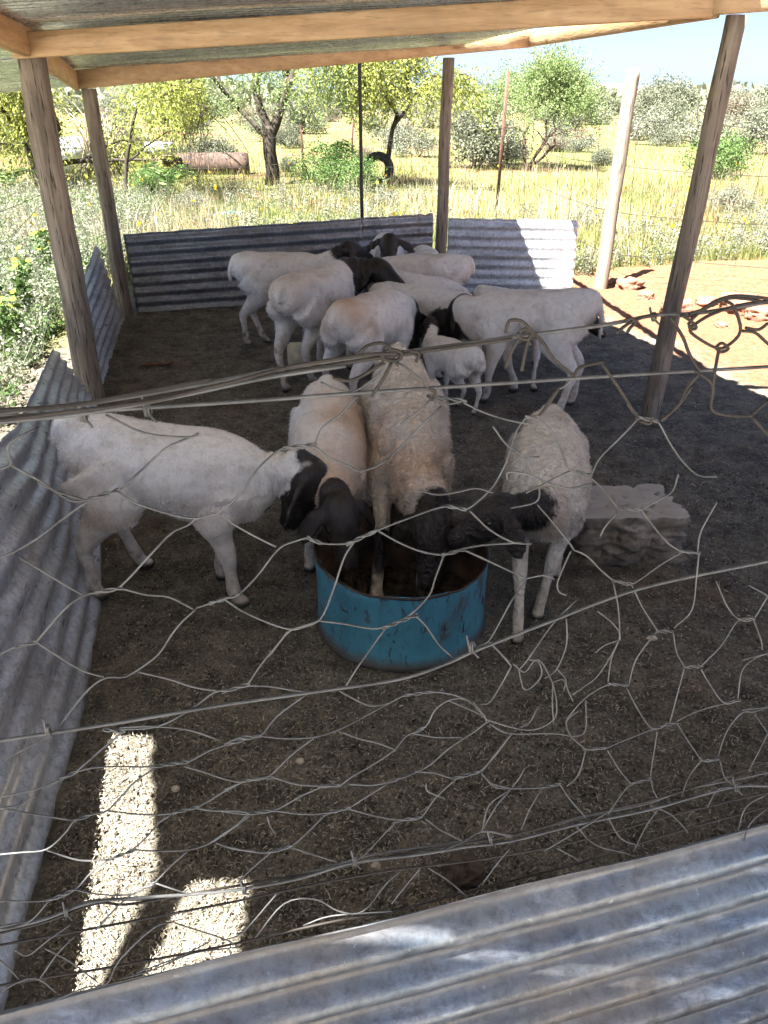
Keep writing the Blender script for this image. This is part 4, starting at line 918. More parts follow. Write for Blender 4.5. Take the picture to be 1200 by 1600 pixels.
# grass
def blades(n, ylo, yhi, hmin, hmax, w, cond=None, xs=.72, xo=3, clump=0):
    Y = 1/(1/ylo + rng.random(n)*(1/yhi-1/ylo)); X = (rng.random(n)-.5)*2*(xs*Y+xo)
    if clump:
        q = np.array([mnoise.noise(Vector((x*.55, y*.55, 3)))+.5*mnoise.noise(Vector((x*1.9, y*1.9, 7))) for x, y in zip(X, Y)]); k = q > clump; X, Y = X[k], Y[k]
    if cond is not None: k = cond(X, Y); X, Y = X[k], Y[k]
    n = len(X); Z = ground_z(X, Y); h = rng.uniform(hmin, hmax, n); a = rng.uniform(0, 2*np.pi, n); ln = rng.normal(size=(n, 2))*.28*h[:, None]
    ww = w*(1+Y*.035); s = np.stack([np.cos(a)*ww, np.sin(a)*ww, np.zeros(n)], 1); p0 = np.stack([X, Y, Z-.01], 1)
    p1 = p0+np.stack([ln[:, 0]*.35, ln[:, 1]*.35, h*.6], 1); p2 = p0+np.stack([ln[:, 0], ln[:, 1], h], 1)
    V = np.stack([p0-s, p0+s, p1+s*.8, p1-s*.8, p2], 1).reshape(-1, 3); b = np.arange(n)[:, None]*5
    g_ = np.array([mnoise.noise(Vector((x*.22, y*.22, 9))) for x, y in zip(X, Y)])
    return V, [b+[0, 1, 2, 3], b+[3, 2, 4]], np.repeat(np.clip(.5+g_*.7+rng.normal(size=n)*.2, 0, 1), 5)
outside = lambda X, Y: (Y > 7.95+.12*X + np.clip(X-1.5, 0, 3)*.12) | ((X < -2.55+.0*Y) & (Y > .8))
V, Fs, t = blades(130000, 8.0, 70, .05, .22, .0035, outside)
tag(link('grass', mesh_np('grass', V, Fs, {'tint': t}), M['grass']), 'yellow-green veld grass growing behind the pen', 'grass', kind='stuff')
V, Fs, t = blades(24000, 8.0, 26, .25, .6, .002, outside, clump=.05)
tag(link('dry_grass', mesh_np('dry_grass', V, Fs, {'tint': t}), M['dry']), 'taller dry stalks among the green veld grass', 'grass', kind='stuff')

# low grey-green weeds
def weeds(n, region, hmin, hmax, nst, nlf, ls, seed):
    rs = np.random.default_rng(seed); P = region(rs, n); n = len(P); VV = []; 
    I = np.repeat(np.arange(n), nst); m = len(I); h = rs.uniform(hmin, hmax, n)[I]*rs.uniform(.5, 1, m)
    d = np.stack([rs.normal(size=m)*.35, rs.normal(size=m)*.35, np.ones(m)], 1); B = np.stack([P[I, 0], P[I, 1], ground_z(P[I, 0], P[I, 1])], 1)
    B[:, :2] += rs.normal(size=(m, 2))*.04; tip = B+d*h[:, None]
    J = np.repeat(np.arange(m), nlf); s = rs.uniform(.15, 1, len(J)); C = B[J]+(tip-B)[J]*s[:, None]+rs.normal(size=(len(J), 3))*.022
    tn = np.clip(rs.random(n)[I][J]*.5+rs.random(len(J))*.5, 0, 1)
    V, Fq, t = leaves(C, ls*rs.uniform(.6, 1.5, len(J)), ls*.5, None, rs, tn)
    w = np.cross(d, rs.normal(size=(m, 3))); w /= np.linalg.norm(w, axis=1, keepdims=True); w *= .0022
    SV = np.stack([B-w, B+w, tip+w*.4, tip-w*.4], 1).reshape(-1, 3)
    return np.vstack([V, SV]), np.vstack([Fq, len(V)+np.arange(m*4).reshape(-1, 4)]), np.concatenate([t, np.full(m*4, .25)])
def reg_back(rs, n):
    Y = 1/(1/8.0+rs.random(n)*(1/17-1/8.0)); X = rs.uniform(-1, 1, n)*(.62*Y+1); k = outside(X, Y)
    q = np.array([mnoise.noise(Vector((x*.7, y*.7, 1))) for x, y in zip(X, Y)]); k &= (q > -.12) | (Y < 8.6); k &= ~((X > 1.5) & (Y > 12.5)); return np.stack([X[k], Y[k]], 1)
V, Fq, t = weeds(1500, reg_back, .18, .42, 7, 11, .034, 31)
tag(link('weeds', mesh_np('weeds', V, Fq, {'tint': t}), M['leaf_silver']), 'pale grey-leaved weeds crowding behind the back sheets', 'weeds', kind='stuff')
def reg_left(rs, n):
    Y = rs.uniform(1.6, 15, n); X = -np.interp(Y, [1, 4.3, 6.6, 9, 15], [1.6, 2.3, 2.75, 3.0, 4.0]) - np.abs(rs.normal(size=n))*1.4*(Y/6); return np.stack([X, Y], 1)
V, Fq, t = weeds(1500, reg_left, .15, .5, 7, 11, .032, 32)
tag(link('weeds', mesh_np('weeds', V, Fq, {'tint': t}), M['leaf_silver']), 'pale weeds growing outside the left side sheets', 'weeds', kind='stuff')
V, Fq, t = weeds(900, lambda rs, n: reg_left(rs, n), .1, .35, 7, 9, .04, 33)
tag(link('weeds', mesh_np('weeds', V, Fq, {'tint': t}), M['leaf_green']), 'green broad-leaved weeds among the pale ones on the left', 'weeds', kind='stuff')

# tall yellow-flowered plants outside the left side
def daisy(x, y, h, seed, label, ls=.07, nf=5):
    rs = np.random.default_rng(seed); root = empty('flowering_weed', (x, y, 0), label, 'plant', 'yellow flowering weeds outside the left side')
    ms = MB(); C = []; D = []; tops = []
    for k in range(8):
        a = rs.uniform(0, 6.28); t = rs.uniform(.05, .38); hh = h*rs.uniform(.55, 1)
        pts = [Vector((x, y, -.02)) + Vector((math.cos(a)*t*hh*s**1.3+.02*math.sin(s*9+k), math.sin(a)*t*hh*s**1.3, hh*s)) for s in np.linspace(0, 1, 8)]
        ms.tube(pts, [.005, .005, .0045, .004, .0035, .003, .0025, .002], 5); tops.append(pts[-1])
        for s in rs.uniform(.1, .98, 17):
            i = min(6, int(s*7)); q = pts[i].lerp(pts[i+1], s*7-i); d = rs.normal(size=3); d[2] = abs(d[2])*.3; d /= np.linalg.norm(d); C.append(np.array(q)+d*ls*.5); D.append(d)
    ms.build('stem', M['leaf_green'], root); C = np.array(C); V, Fq, t = leaves(C, ls*rs.uniform(.6, 1.3, len(C)), ls*.55, np.array(D)*1.5, rs)
    link('foliage', mesh_np('foliage', V, Fq, {'tint': t}), M['leaf_green'], root)
    for k in range(nf):
        q = tops[k]; V = [tuple(q+Vector((0, 0, .006)))]; F3 = []
        n = 12
        nrm = Vector((rs.normal()*.4, -.5, 1)).normalized(); e1 = nrm.cross(Vector((0, 1, .2))).normalized(); e2 = nrm.cross(e1)
        for i in range(n*2):
            r = .026 if i % 2 == 0 else .017; a = i*math.pi/n; V.append(tuple(q + (e1*math.cos(a)+e2*math.sin(a))*r + nrm*(.008 if i % 2 == 0 else .004)))
        F3 = [[0, 1+i, 1+(i+1) % (2*n)] for i in range(2*n)]
        link('flower', mesh_np('flower', V, np.array(F3), {'tint': np.full(len(V), rs.random())}), M['petal'], root)
sp = [(-2.62, 4.0, .62, 'tall yellow-flowered weed just outside the left front pole, nearest the viewer'), (-2.95, 4.6, .8, 'tallest yellow-flowered weed at the left edge of the picture'),
      (-2.45, 3.3, .5, 'yellow-flowered weed low at the left beside the side sheet'), (-2.62, 5.3, .6, 'yellow-flowered weed between the two left poles'), (-2.9, 6.0, .65, 'yellow-flowered weed outside the notch in the left sheet'),
      (-3.3, 5.3, .7, 'yellow-flowered weed standing back from the left front pole'), (-2.85, 7.2, .5, 'small yellow-flowered weed behind the left rear pole'), (-2.35, 2.7, .45, 'short broad-leaved weed with yellow heads at the lower left'),
      (-3.4, 7.9, .6, 'yellow-flowered weed seen between the left poles at the back'), (-3.9, 6.6, .7, 'yellow-flowered weed farther out at the left edge')]
for k, (x_, y_, h, lb) in enumerate(sp): daisy(x_, y_, h, 70+k, lb)
mb = MB(); n = 260; Y = rng.uniform(9, 20, n); X = rng.uniform(-.5, .75, n)*Y
V, Fq, t = leaves(np.stack([X, Y, rng.uniform(.2, .42, n)], 1), .06, .06)
tag(link('yellow_blossoms', mesh_np('yellow_blossoms', V, Fq, {'tint': t}), M['petal']), 'tiny yellow blossoms dotted through the veld grass', 'flowers', kind='stuff')

# fern-leaved young plant, left
def frond_plant(x, y, label, h=.7, seed=1):
    rs = np.random.default_rng(seed); root = empty('fern_leaved_plant', (x, y, 0), label, 'plant'); ms = MB(); C = []; D = []
    for k in range(11):
        a = rs.uniform(0, 6.28); p = [Vector((x, y, 0))+Vector((math.cos(a)*.75*s, math.sin(a)*.75*s, h*(.25*k/11+.3)+h*1.1*s-h*1.2*s*s)) for s in np.linspace(0, .8, 12)]
        ms.tube([Vector((x, y, 0))]+p, .006, 4)
        for i, q in enumerate(p[2:]):
            sd = Vector((-math.sin(a), math.cos(a), -.25))
            for sg in (1, -1): C.append(tuple(q+sd*sg*.07)); D.append(tuple(sd*sg*2.5))
    ms.build('stem', M['leaf_green'], root); C = np.array(C); V, Fq, t = leaves(C, .15, .04, np.array(D), rs); link('frond', mesh_np('frond', V, Fq, {'tint': t}), M['leaf_green'], root)
X, Y = at(262, 318); frond_plant(X, Y, 'young plant with long feather-shaped leaves behind the back sheet at the left', .8, 3)
X, Y = at(520, 285); frond_plant(X, Y, 'green plant with long feather-shaped leaves near the thin steel pole', 1.1, 4)
X, Y = at(20, 305); frond_plant(X, Y, 'feather-leaved plant at the left edge outside the left front pole', .6, 5)

# far things: branch pile, lying drum, tyre, tin sheet
root = MB(); p = pz(215, 262)
for k in range(60):
    a = rng.uniform(0, 6.28); r = rng.uniform(.1, .9); q = Vector((p.x+math.cos(a)*r, 20+math.sin(a)*r*.6, 0)); e = Vector((p.x+rng.normal()*.35, 20+rng.normal()*.3, rng.uniform(.5, 1.35)))
    root.tube([q, q.lerp(e, .5)+Vector((rng.normal()*.05, 0, .05)), e+(e-q)*rng.uniform(0, .3)], [.022, .018, .01], 5, a=rng.random())
tag(root.build('branch_pile', M['dry']), 'heap of bare dry branches leaning together behind the left rear pole', 'branch pile')
a, b_ = pz(322, 250), pz(402, 250); a.y = b_.y = 20.5
mb = MB(); mb.tube([Vector((a.x, 20.5, .2)).lerp(Vector((b_.x+.5, 20.7, .2)), t) for t in np.linspace(0, 1, 14)], [.27, .29, .28, .28, .29, .28, .28, .28, .29, .28, .28, .28, .29, .27], 24)
tag(mb.build('lying_drum', simple_mat('faded rust', (.075, .048, .038), .85, .1, .3, 9)), 'long rusty drum lying on its side in the veld left of the dark trunk', 'drum')
p = pz(335, 246); mb = MB(); mb.tube([(p.x-.35, 20.1, .60), (p.x+.35, 20.15, .60)], .14, 16)
tag(mb.build('metal_can', M['sheet_bright']), 'small shiny metal can in front of the rusty lying drum', 'can')
p = pz(592, 272); mb = MB(); V = []; n1, n2 = 40, 14
for i in range(n1):
    for j in range(n2):
        a = 2*math.pi*i/n1; b2 = 2*math.pi*j/n2; r = .25+.09*math.cos(b2); V.append((p.x+r*math.cos(a), 17.6+.07*math.sin(b2)+.12*math.sin(a), .33+r*math.sin(a)))
Fq = [[i*n2+j, ((i+1) % n1)*n2+j, ((i+1) % n1)*n2+(j+1) % n2, i*n2+(j+1) % n2] for i in range(n1) for j in range(n2)]
tag(link('tyre', mesh_np('tyre', V, np.array(Fq), smooth=True), simple_mat('rubber', (.02, .02, .022), .8, 0, .2, 20)), 'old black tyre standing beside the slender young tree', 'tyre')
p = pz(165, 262); mb = MB(); mb.box((p.x, 20.3, .42), .75, .02, .9, [[1, 0, 0], [0, .94, -.34], [0, .34, .94]])
tag(mb.build('tin_sheet', M['sheet_bright'], smooth=False), 'pale flat tin sheet leaning in the weeds beside the left rear pole', 'metal sheet')
p = pz(362, 338); mb = MB(); n = 8; V = []
for i in range(n):
    for j in range(n): V.append((p.x+(i/(n-1)-.5)*.32, p.y+(j/(n-1)-.5)*.2, .05+.05*mnoise.noise(Vector((i*.8, j*.8, 4)))))
Fq = [[i*n+j, i*n+j+1, (i+1)*n+j+1, (i+1)*n+j] for i in range(n-1) for j in range(n-1)]
tag(link('plastic_scrap', mesh_np('plastic_scrap', V, np.array(Fq), smooth=True), simple_mat('teal plastic', (.10, .42, .42), .4)), 'crumpled scrap of teal plastic on the soil behind the back sheet', 'litter')

# ------------------------------------------------------------------ rear fence
rf = empty('rear_fence', (2.07, 7.36, 0), 'sagging wire fence behind the pen with rusty iron posts', 'fence')
def fpole(base, top, r, mat, name, seed, n=10, rough=.02): pole(base, top, r, r*.92, mat, rf, name=name, seed=seed, n=n, rough=rough, m=14)
wp = pz(937, 452)
wpole = pole((wp.x, wp.y, -.1), tuple(py(990, 106, wp.y)), .066, .060, M['post_pale'], None, name='fence_pole', seed=9, rough=.05)
tag(wpole, 'pale peeled wooden fence pole standing in full sun right of the back sheets', 'pole')
def angle_iron(px_, pyb, pxt, pyt, seed):
    b0 = pz(px_, pyb); t0 = py(pxt, pyt, b0.y); mb = MB()
    for k, (dx, dy) in enumerate(((0, 0), (1, 1))):
        a = Vector((b0.x, b0.y, -.1)); c = t0
        V = []
        for q in (a, c): V += [tuple(q+Vector((-.028 if not k else -.002, 0, 0))), tuple(q+Vector((.028 if not k else .002, 0, 0))), tuple(q+Vector((.028 if not k else .002, .006 if not k else .045, 0))), tuple(q+Vector((-.028 if not k else -.002, .006 if not k else .045, 0)))]
        mb.add(V, [np.array([[0, 1, 5, 4], [1, 2, 6, 5], [2, 3, 7, 6], [3, 0, 4, 7], [4, 5, 6, 7], [3, 2, 1, 0]])])
    mb.build('iron_post', M['rust'], rf, smooth=False); return b0
r1 = angle_iron(776, 325, 794, 112, 1); r2 = angle_iron(549, 262, 552, 172, 2)
angle_iron(474, 268, 470, 195, 3)
L0 = Vector((-9, 12.2, 0)); R0 = Vector((5.2, 6.9, 0))
line = [L0, Vector((-4.5, 13.2, 0)), Vector((r1.x-3.3, 13.9, 0)), Vector((r1.x, r1.y, 0)), Vector((wp.x, wp.y, 0)), R0, Vector((9, 6.2, 0))]
for h in (.35, .72, 1.12, 1.5):
    mb = MB()
    pts = []
    for a, b_ in zip(line, line[1:]):
        for t in np.linspace(0, 1, 14)[:-1]:
            q = a.lerp(b_, t); sag = .10*4*t*(1-t)*(.3+.7*random.random()*0+.5); pts.append(Vector((q.x, q.y, h-sag+.012*mnoise.noise(Vector((q.x*3, q.y*3, h))))))
    mb.tube(pts, .0030, 5, cap=False); mb.build('strand', M['wire_dark'], rf)
mb = MB()
for a, b_ in zip(line, line[1:]):
    n = int((b_-a).length/.32)
    for k in range(n):
        q = a.lerp(b_, (k+.5)/n); o = random.uniform(-.06, .06)
        if random.random() < .35: continue
        mb = MB(); mb.tube([(q.x+o, q.y, .25), (q.x, q.y, .8), (q.x-o, q.y, 1.42)], .0022, 4, cap=False); mb.build('stay_wire', M['wire_dark'], rf)
# side fence strands on the left
lf = empty('side_fence', (-2.6, 4, 0), 'thin wires of the fence running away outside the left poles', 'fence')
for (a, b_) in [((0, 312), (140, 262)), ((0, 345), (170, 200)), ((0, 205), (140, 230))]:
    A, B_ = py(a[0]-300, a[1]+ (a[1]-b_[1])*300/140, 3.6), py(b_[0], b_[1], 9); mb = MB()
    mb.tube([A.lerp(B_, t)+Vector((0, 0, -.08*4*t*(1-t))) for t in np.linspace(0, 1, 24)], .0025, 5); mb.build('strand', M['wire_dark'], lf)
# ------------------------------------------------------------------ front fence: wires and hexagonal netting
fence = empty('wire_fence', (0, .61, 0), 'front fence of tensioned wires with torn and bunched hexagonal netting', 'fence')
def foff(x, y): return .014*mnoise.noise(Vector((x/150, y/150, 0))) + .006*mnoise.noise(Vector((x/40, y/40, 3)))
def smooth_px(P, k=5): return catmull(np.array(P, float), k)
def wire_px(P, r, off=0.0, jit=1.0, k=5, mb=None):
    Q = smooth_px(P, k) if len(P) > 2 else smooth_px([P[0], ((P[0][0]+P[1][0])/2+random.uniform(-2, 2), (P[0][1]+P[1][1])/2+random.uniform(-2, 2)), P[1]], k)
    pts = [pf(x, y, off+jit*foff(x, y)) for x, y in Q]; mb.tube(pts, r, 6)
S1 = [
 [(165,648),(227,677),(293,683),(310,677)], [(310,679),(293,685),(260,700),(227,729),(189,765)], [(181,767),(143,779),(114,783),(85,767),(60,754)],
 [(185,769),(214,787),(268,804),(306,810),(339,802)], [(143,779),(102,808),(60,840),(30,858),(0,872)], [(339,802),(368,779),(406,729),(435,704),(447,700)],
 [(345,804),(368,821),(406,842),(431,854)], [(306,810),(293,821),(268,833),(235,867),(197,908),(177,923),(152,925)], [(189,919),(227,929),(264,933),(302,952)],
 [(306,950),(331,942),(352,935),(372,929),(402,900),(435,858),(460,846),(481,840)], [(352,937),(377,954),(414,971),(452,983),(477,979),(497,969)],
 [(306,952),(285,971),(268,992),(247,1023),(213,1048),(193,1058),(163,1060),(133,1083),(90,1137),(63,1157),(7,1187)],
 [(0,733),(17,725),(13,707),(18,690),(60,668)], [(17,727),(60,750),(87,767),(133,782)], [(30,870),(67,893),(100,913),(130,930)], [(173,922),(133,930),(100,953),(57,1003)],
 [(57,1003),(27,1010),(0,1022)], [(58,1004),(87,1023),(127,1047),(163,1058)], [(217,1050),(267,1062),(300,1073),(340,1080)], [(400,1070),(360,1077),(333,1083),(300,1107),(247,1135),(187,1140)],
 [(187,1137),(233,1135),(293,1140),(343,1157)], [(400,1150),(360,1162),(327,1173),(293,1190),(240,1198),(167,1198),(123,1205),(67,1233)],
 [(193,1143),(163,1167),(117,1207),(93,1218),(57,1233),(0,1245)], [(0,1263),(30,1258),(57,1243)], [(287,1197),(320,1207),(353,1218),(377,1222),(400,1218)],
 [(377,1223),(350,1237),(310,1260),(273,1270),(247,1273)], [(0,1263),(40,1270),(113,1282)], [(247,1273),(213,1272),(170,1267)],
 [(243,1200),(213,1220),(187,1247),(167,1267),(143,1273),(117,1282),(103,1300),(73,1327),(33,1332),(0,1335)], [(73,1328),(107,1340),(133,1345),(170,1343)],
 [(267,1273),(247,1287),(227,1310),(203,1330),(173,1342),(143,1363),(117,1390),(77,1407),(0,1408)], [(210,1328),(250,1330),(293,1328),(327,1318),(360,1297),(393,1272)],
 [(303,1262),(333,1267),(367,1267),(400,1272)], [(337,1317),(367,1327),(400,1330)], [(293,1330),(267,1353),(240,1380),(213,1393),(187,1413),(150,1453)],
 [(117,1390),(150,1397),(200,1398),(233,1383)], [(243,1380),(273,1390),(300,1397),(330,1393)], [(77,1407),(50,1437),(20,1450),(0,1452)],
 [(0,1550),(33,1533),(60,1530),(87,1550)], [(63,1528),(90,1490),(117,1463)], [(70,1482),(110,1503),(150,1533)], [(87,1563),(133,1543),(167,1537),(187,1500),(240,1450),(273,1440)],
 [(273,1442),(307,1453),(350,1467),(373,1480)], [(23,1484),(43,1493),(74,1470),(110,1445)], [(0,1500),(30,1530)], [(187,1530),(240,1515),(300,1490),(372,1480)], [(213,1520),(280,1495),(330,1470)],
 [(350,1081),(372,1075),(387,1069),(406,1041),(440,1000),(454,985),(498,970)], [(387,1071),(425,1073),(474,1081),(519,1079)], [(350,1163),(376,1152),(406,1150),(432,1120),(477,1086)],
 [(406,1150),(447,1154),(489,1152),(519,1144),(552,1129),(609,1098),(635,1086),(672,1081),(710,1086),(740,1099)], [(530,1079),(549,1090),(579,1103),(609,1098)],
 [(541,1071),(560,1041),(602,982)], [(492,1152),(455,1180),(421,1212),(387,1219),(350,1234)], [(534,1144),(560,1154),(590,1161),(616,1171)],
 [(425,1214),(462,1225),(500,1228),(530,1227),(549,1214),(582,1195),(616,1172),(635,1150),(665,1135),(680,1109),(702,1094),(725,1092),(744,1105),(761,1126)],
 [(646,1146),(680,1152),(721,1152)], [(762,1127),(740,1144),(702,1169),(672,1195),(646,1208),(612,1221),(579,1227),(545,1225)], [(650,1206),(680,1208),(710,1216),(747,1206),(774,1180),(800,1146)],
 [(753,1210),(770,1225),(800,1232)], [(504,1229),(470,1244),(429,1266),(387,1272),(350,1268)], [(429,1267),(474,1272),(515,1270),(545,1262),(571,1246),(605,1225)],
 [(387,1272),(369,1289),(350,1302),(327,1318)], [(507,1274),(481,1300),(455,1322),(421,1332),(387,1330),(350,1322)], [(455,1324),(485,1334),(526,1347)], [(421,1334),(395,1356),(372,1379)],
 [(545,1264),(582,1274),(624,1281),(657,1277),(680,1247),(714,1216)], [(620,1283),(597,1307),(575,1330),(552,1349)], [(665,1279),(687,1296),(721,1313)],
 [(753,1300),(762,1262),(781,1244),(800,1232)], [(699,1326),(725,1315),(753,1300),(800,1306)], [(350,1469),(380,1456),(432,1397)], [(399,1465),(444,1412),(492,1405),(530,1424),(567,1424),(605,1379),(627,1360)],
 [(474,1446),(519,1431),(612,1424)], [(669,1356),(699,1375),(725,1397)], [(612,1412),(657,1356)], [(755,1379),(775,1352),(796,1326)], [(417,1275),(422,1290),(430,1303)], [(666,1223),(668,1236),(695,1248)],
 [(558,619),(531,648),(504,668),(491,695)], [(447,700),(470,698),(491,695)], [(491,697),(514,714),(541,727),(562,737)], [(609,715),(649,675),(690,634)], [(562,737),(585,730),(609,715)], [(626,663),(656,641),(676,621)],
 [(619,564),(656,591),(676,613)], [(501,597),(528,609),(555,611),(589,587),(602,567)], [(676,620),(700,631),(724,626)], [(724,629),(757,645),(800,658),(835,663)],
 [(420,1026),(454,985),(498,970),(521,921),(538,871),(558,840)], [(481,842),(501,849),(545,849),(568,837),(589,829),(619,817),(676,796)],
 [(592,830),(622,847),(656,861),(693,867),(717,859),(754,852),(815,848)], [(693,869),(680,904),(670,931),(639,962),(602,982)], [(499,970),(538,975),(579,982),(602,980)],
 [(649,962),(666,979),(687,1009),(710,1029)], [(676,796),(700,791),(727,796),(747,783),(771,759),(791,722),(805,677),(822,652)], [(734,798),(764,827),(800,847),(830,850)],
 [(724,859),(751,871),(800,894),(822,904)], [(656,766),(683,773),(714,769),(744,763),(770,770)],
 [(872,607),(857,628),(840,651),(822,652)], [(897,590),(880,605),(872,607)], [(840,652),(861,673),(878,705),(891,735),(920,742)], [(891,736),(868,747),(840,761),(822,770)], [(770,666),(791,694),(819,712),(842,714)],
 [(821,714),(836,747),(843,768),(836,785),(798,794)], [(793,750),(794,738),(829,742),(854,754),(889,763),(924,756)], [(840,789),(864,817),(889,848),(896,859)], [(924,747),(945,768),(966,796)],
 [(980,631),(997,652),(1025,658)], [(997,654),(973,680),(938,715),(924,742)], [(1029,659),(1050,698),(1071,726),(1092,743),(1120,745)], [(1001,796),(1022,824),(1043,848),(1064,862)],
 [(966,796),(983,797),(1001,796)], [(1001,796),(1022,785),(1050,768),(1060,740)], [(966,798),(945,824),(938,838)], [(896,859),(917,869),(938,890),(959,908)], [(892,861),(882,883),(871,911),(874,925),(885,930)],
 [(1064,864),(1036,880),(987,913),(966,908),(959,908)], [(1064,862),(1078,863),(1092,864)], [(1092,864),(1088,904),(1081,953),(1053,981)], [(1120,785),(1095,831),(1090,862)],
 [(822,904),(850,899),(866,905)], [(822,908),(801,936),(780,974),(763,1002),(744,1012)], [(764,1002),(784,1023),(799,1041)],
 [(958,910),(966,950),(969,1000)], [(986,912),(1005,951),(1027,985)], [(1027,987),(1038,984),(1050,987)], [(1024,989),(994,1030),(982,1071)], [(1052,989),(1057,1019),(1069,1041)], [(1069,1043),(1080,1040),(1091,1042)],
 [(1095,1041),(1125,1011),(1147,977),(1155,968)], [(1119,908),(1136,947),(1155,968),(1177,967),(1200,932),(1230,900)], [(1177,968),(1189,1000),(1191,1015)], [(1095,1045),(1110,1071),(1132,1099),(1155,1094)],
 [(1153,1090),(1159,1049),(1177,1030),(1200,1021),(1240,1012)], [(1069,1045),(1057,1090),(1046,1131)], [(1132,1099),(1087,1112),(1057,1127)], [(979,1075),(997,1109),(1020,1139),(1046,1129)],
 [(979,1071),(952,1069),(915,1090),(885,1124)], [(1057,1129),(1080,1165),(1099,1189),(1121,1187)], [(1121,1184),(1136,1142),(1159,1114),(1177,1112),(1200,1105),(1240,1090)], [(1179,1116),(1200,1146),(1230,1190)],
 [(1125,1189),(1132,1214),(1144,1225)], [(1095,1189),(1076,1214),(1065,1244)], [(1027,1142),(1020,1187),(1016,1214)], [(1016,1216),(986,1225),(964,1251),(949,1274)], [(1016,1218),(1027,1247)],
 [(1020,1139),(975,1157),(945,1169),(915,1171)], [(949,1172),(967,1202),(986,1225)], [(915,1172),(904,1210),(885,1229)], [(915,1171),(892,1150),(885,1127),(905,1110)],
 [(802,1037),(820,1050),(840,1030),(862,1064),(870,1105),(862,1127),(825,1141),(765,1126),(750,1116),(700,1094)], [(810,1044),(820,1078),(845,1058),(842,1035),(825,1030)], [(765,1131),(795,1146),(862,1146),(900,1150),(915,1139),(915,1094)],
 [(885,966),(885,1007),(870,1045),(851,1060)], [(900,938),(862,977),(825,1030),(812,1045)], [(799,1041),(780,1075),(765,1097),(750,1101)], [(765,1004),(787,1026),(799,1041)],
 [(934,955),(960,977),(967,1000),(937,1052),(915,1071),(895,1085)], [(862,1066),(880,1062),(888,1080),(895,1095)], [(799,1146),(776,1176),(752,1206)], [(752,1208),(772,1229),(799,1232),(847,1231),(874,1225)],
 [(799,1232),(776,1259),(754,1296)], [(847,1232),(829,1262),(814,1296)], [(874,1225),(892,1251),(915,1277)], [(750,1298),(772,1300),(799,1309)], [(820,1200),(812,1215),(800,1230)], [(841,1103),(828,1128),(812,1136)],
 [(864,1065),(863,1100),(865,1130)], [(870,1045),(884,1062),(880,1080)], [(930,1020),(945,1008),(967,1000)], [(967,1000),(955,1030),(950,1065)],
 [(1153,1300),(1165,1262),(1200,1240)], [(1105,1262),(1120,1235),(1140,1229)], [(1016,1258),(1050,1274),(1075,1300)], [(950,1277),(970,1310),(1000,1322)], [(900,1290),(930,1320),(985,1335)], [(1160,1330),(1170,1290),(1200,1262)],
 [(850,1330),(900,1300),(960,1262)], [(870,1325),(905,1345)], [(990,1330),(1010,1290),(1030,1262)],
]
S2 = [ # dark, nearer wire above
 [(1047,495),(1067,527),(1077,553),(1093,580)], [(1093,583),(1073,607),(1060,633),(1033,657)], [(1087,580),(1113,602),(1112,640),(1143,650),(1175,650)], [(1175,648),(1200,627),(1230,610)], [(1175,652),(1200,680),(1240,720)],
 [(1123,547),(1117,580),(1113,607)], [(790,520),(793,506),(800,500),(817,503),(833,520),(850,537),(867,563),(897,587)], [(830,520),(822,545),(815,580)], [(812,528),(800,548),(790,575)], [(940,567),(967,607),(997,653)],
 [(897,590),(905,575),(935,567),(943,567)], [(873,607),(853,637),(842,650)], [(1077,490),(1100,483),(1133,467),(1167,467),(1200,473),(1240,478)], [(1083,507),(1080,520),(1117,543),(1137,540),(1157,517),(1147,480),(1133,470)],
 [(1160,517),(1180,520),(1200,537),(1230,560)], [(1027,492),(1007,495),(983,505),(963,520)], [(1080,500),(1105,478),(1140,463),(1180,464),(1220,470)], [(1200,505),(1185,515),(1165,512)], [(1200,470),(1150,478),(1110,492),(1088,505)],
 [(1065,492),(1080,502),(1088,512),(1079,514),(1076,504)], [(975,502),(985,497),(993,503),(985,512),(980,520)], [(1118,543),(1128,536),(1138,545),(1126,550),(1118,543)],
 [(598,566),(600,552),(612,546),(628,552),(622,562),(606,563),(596,556),(604,548)], [(560,552),(575,540),(597,536),(612,546)], [(812,518),(822,514),(832,522),(824,530),(812,528),(808,520)], [(640,548),(655,552),(650,566)],
 [(520,590),(545,595),(570,585),(600,566)], [(580,620),(600,590),(612,566)], [(670,606),(680,612),(676,624),(668,618)],
 [(1020,650),(1015,662),(1000,658)], [(1081,603),(1064,628),(1036,656)],
]
mb = MB()
for P in S1: wire_px(P, .00095, 0.0, 1.0, 4, mb)
for P in S1:     # netting continues beyond the edges of the view
    if min(x for x, y in P) > 420: wire_px([(2400-x, y-.48*(1200-x)) for x, y in P], .00095, 0.0, 1.0, 3, mb)
    if max(x for x, y in P) < 480: wire_px([(-x, y+.40*x) for x, y in P], .00095, 0.0, 1.0, 3, mb)
for P in S2:
    mb2 = MB(); wire_px(P, .0015, -.02, 1.0, 4, mb2); mb2.build('loose_wire', M['wire_dark'], fence)
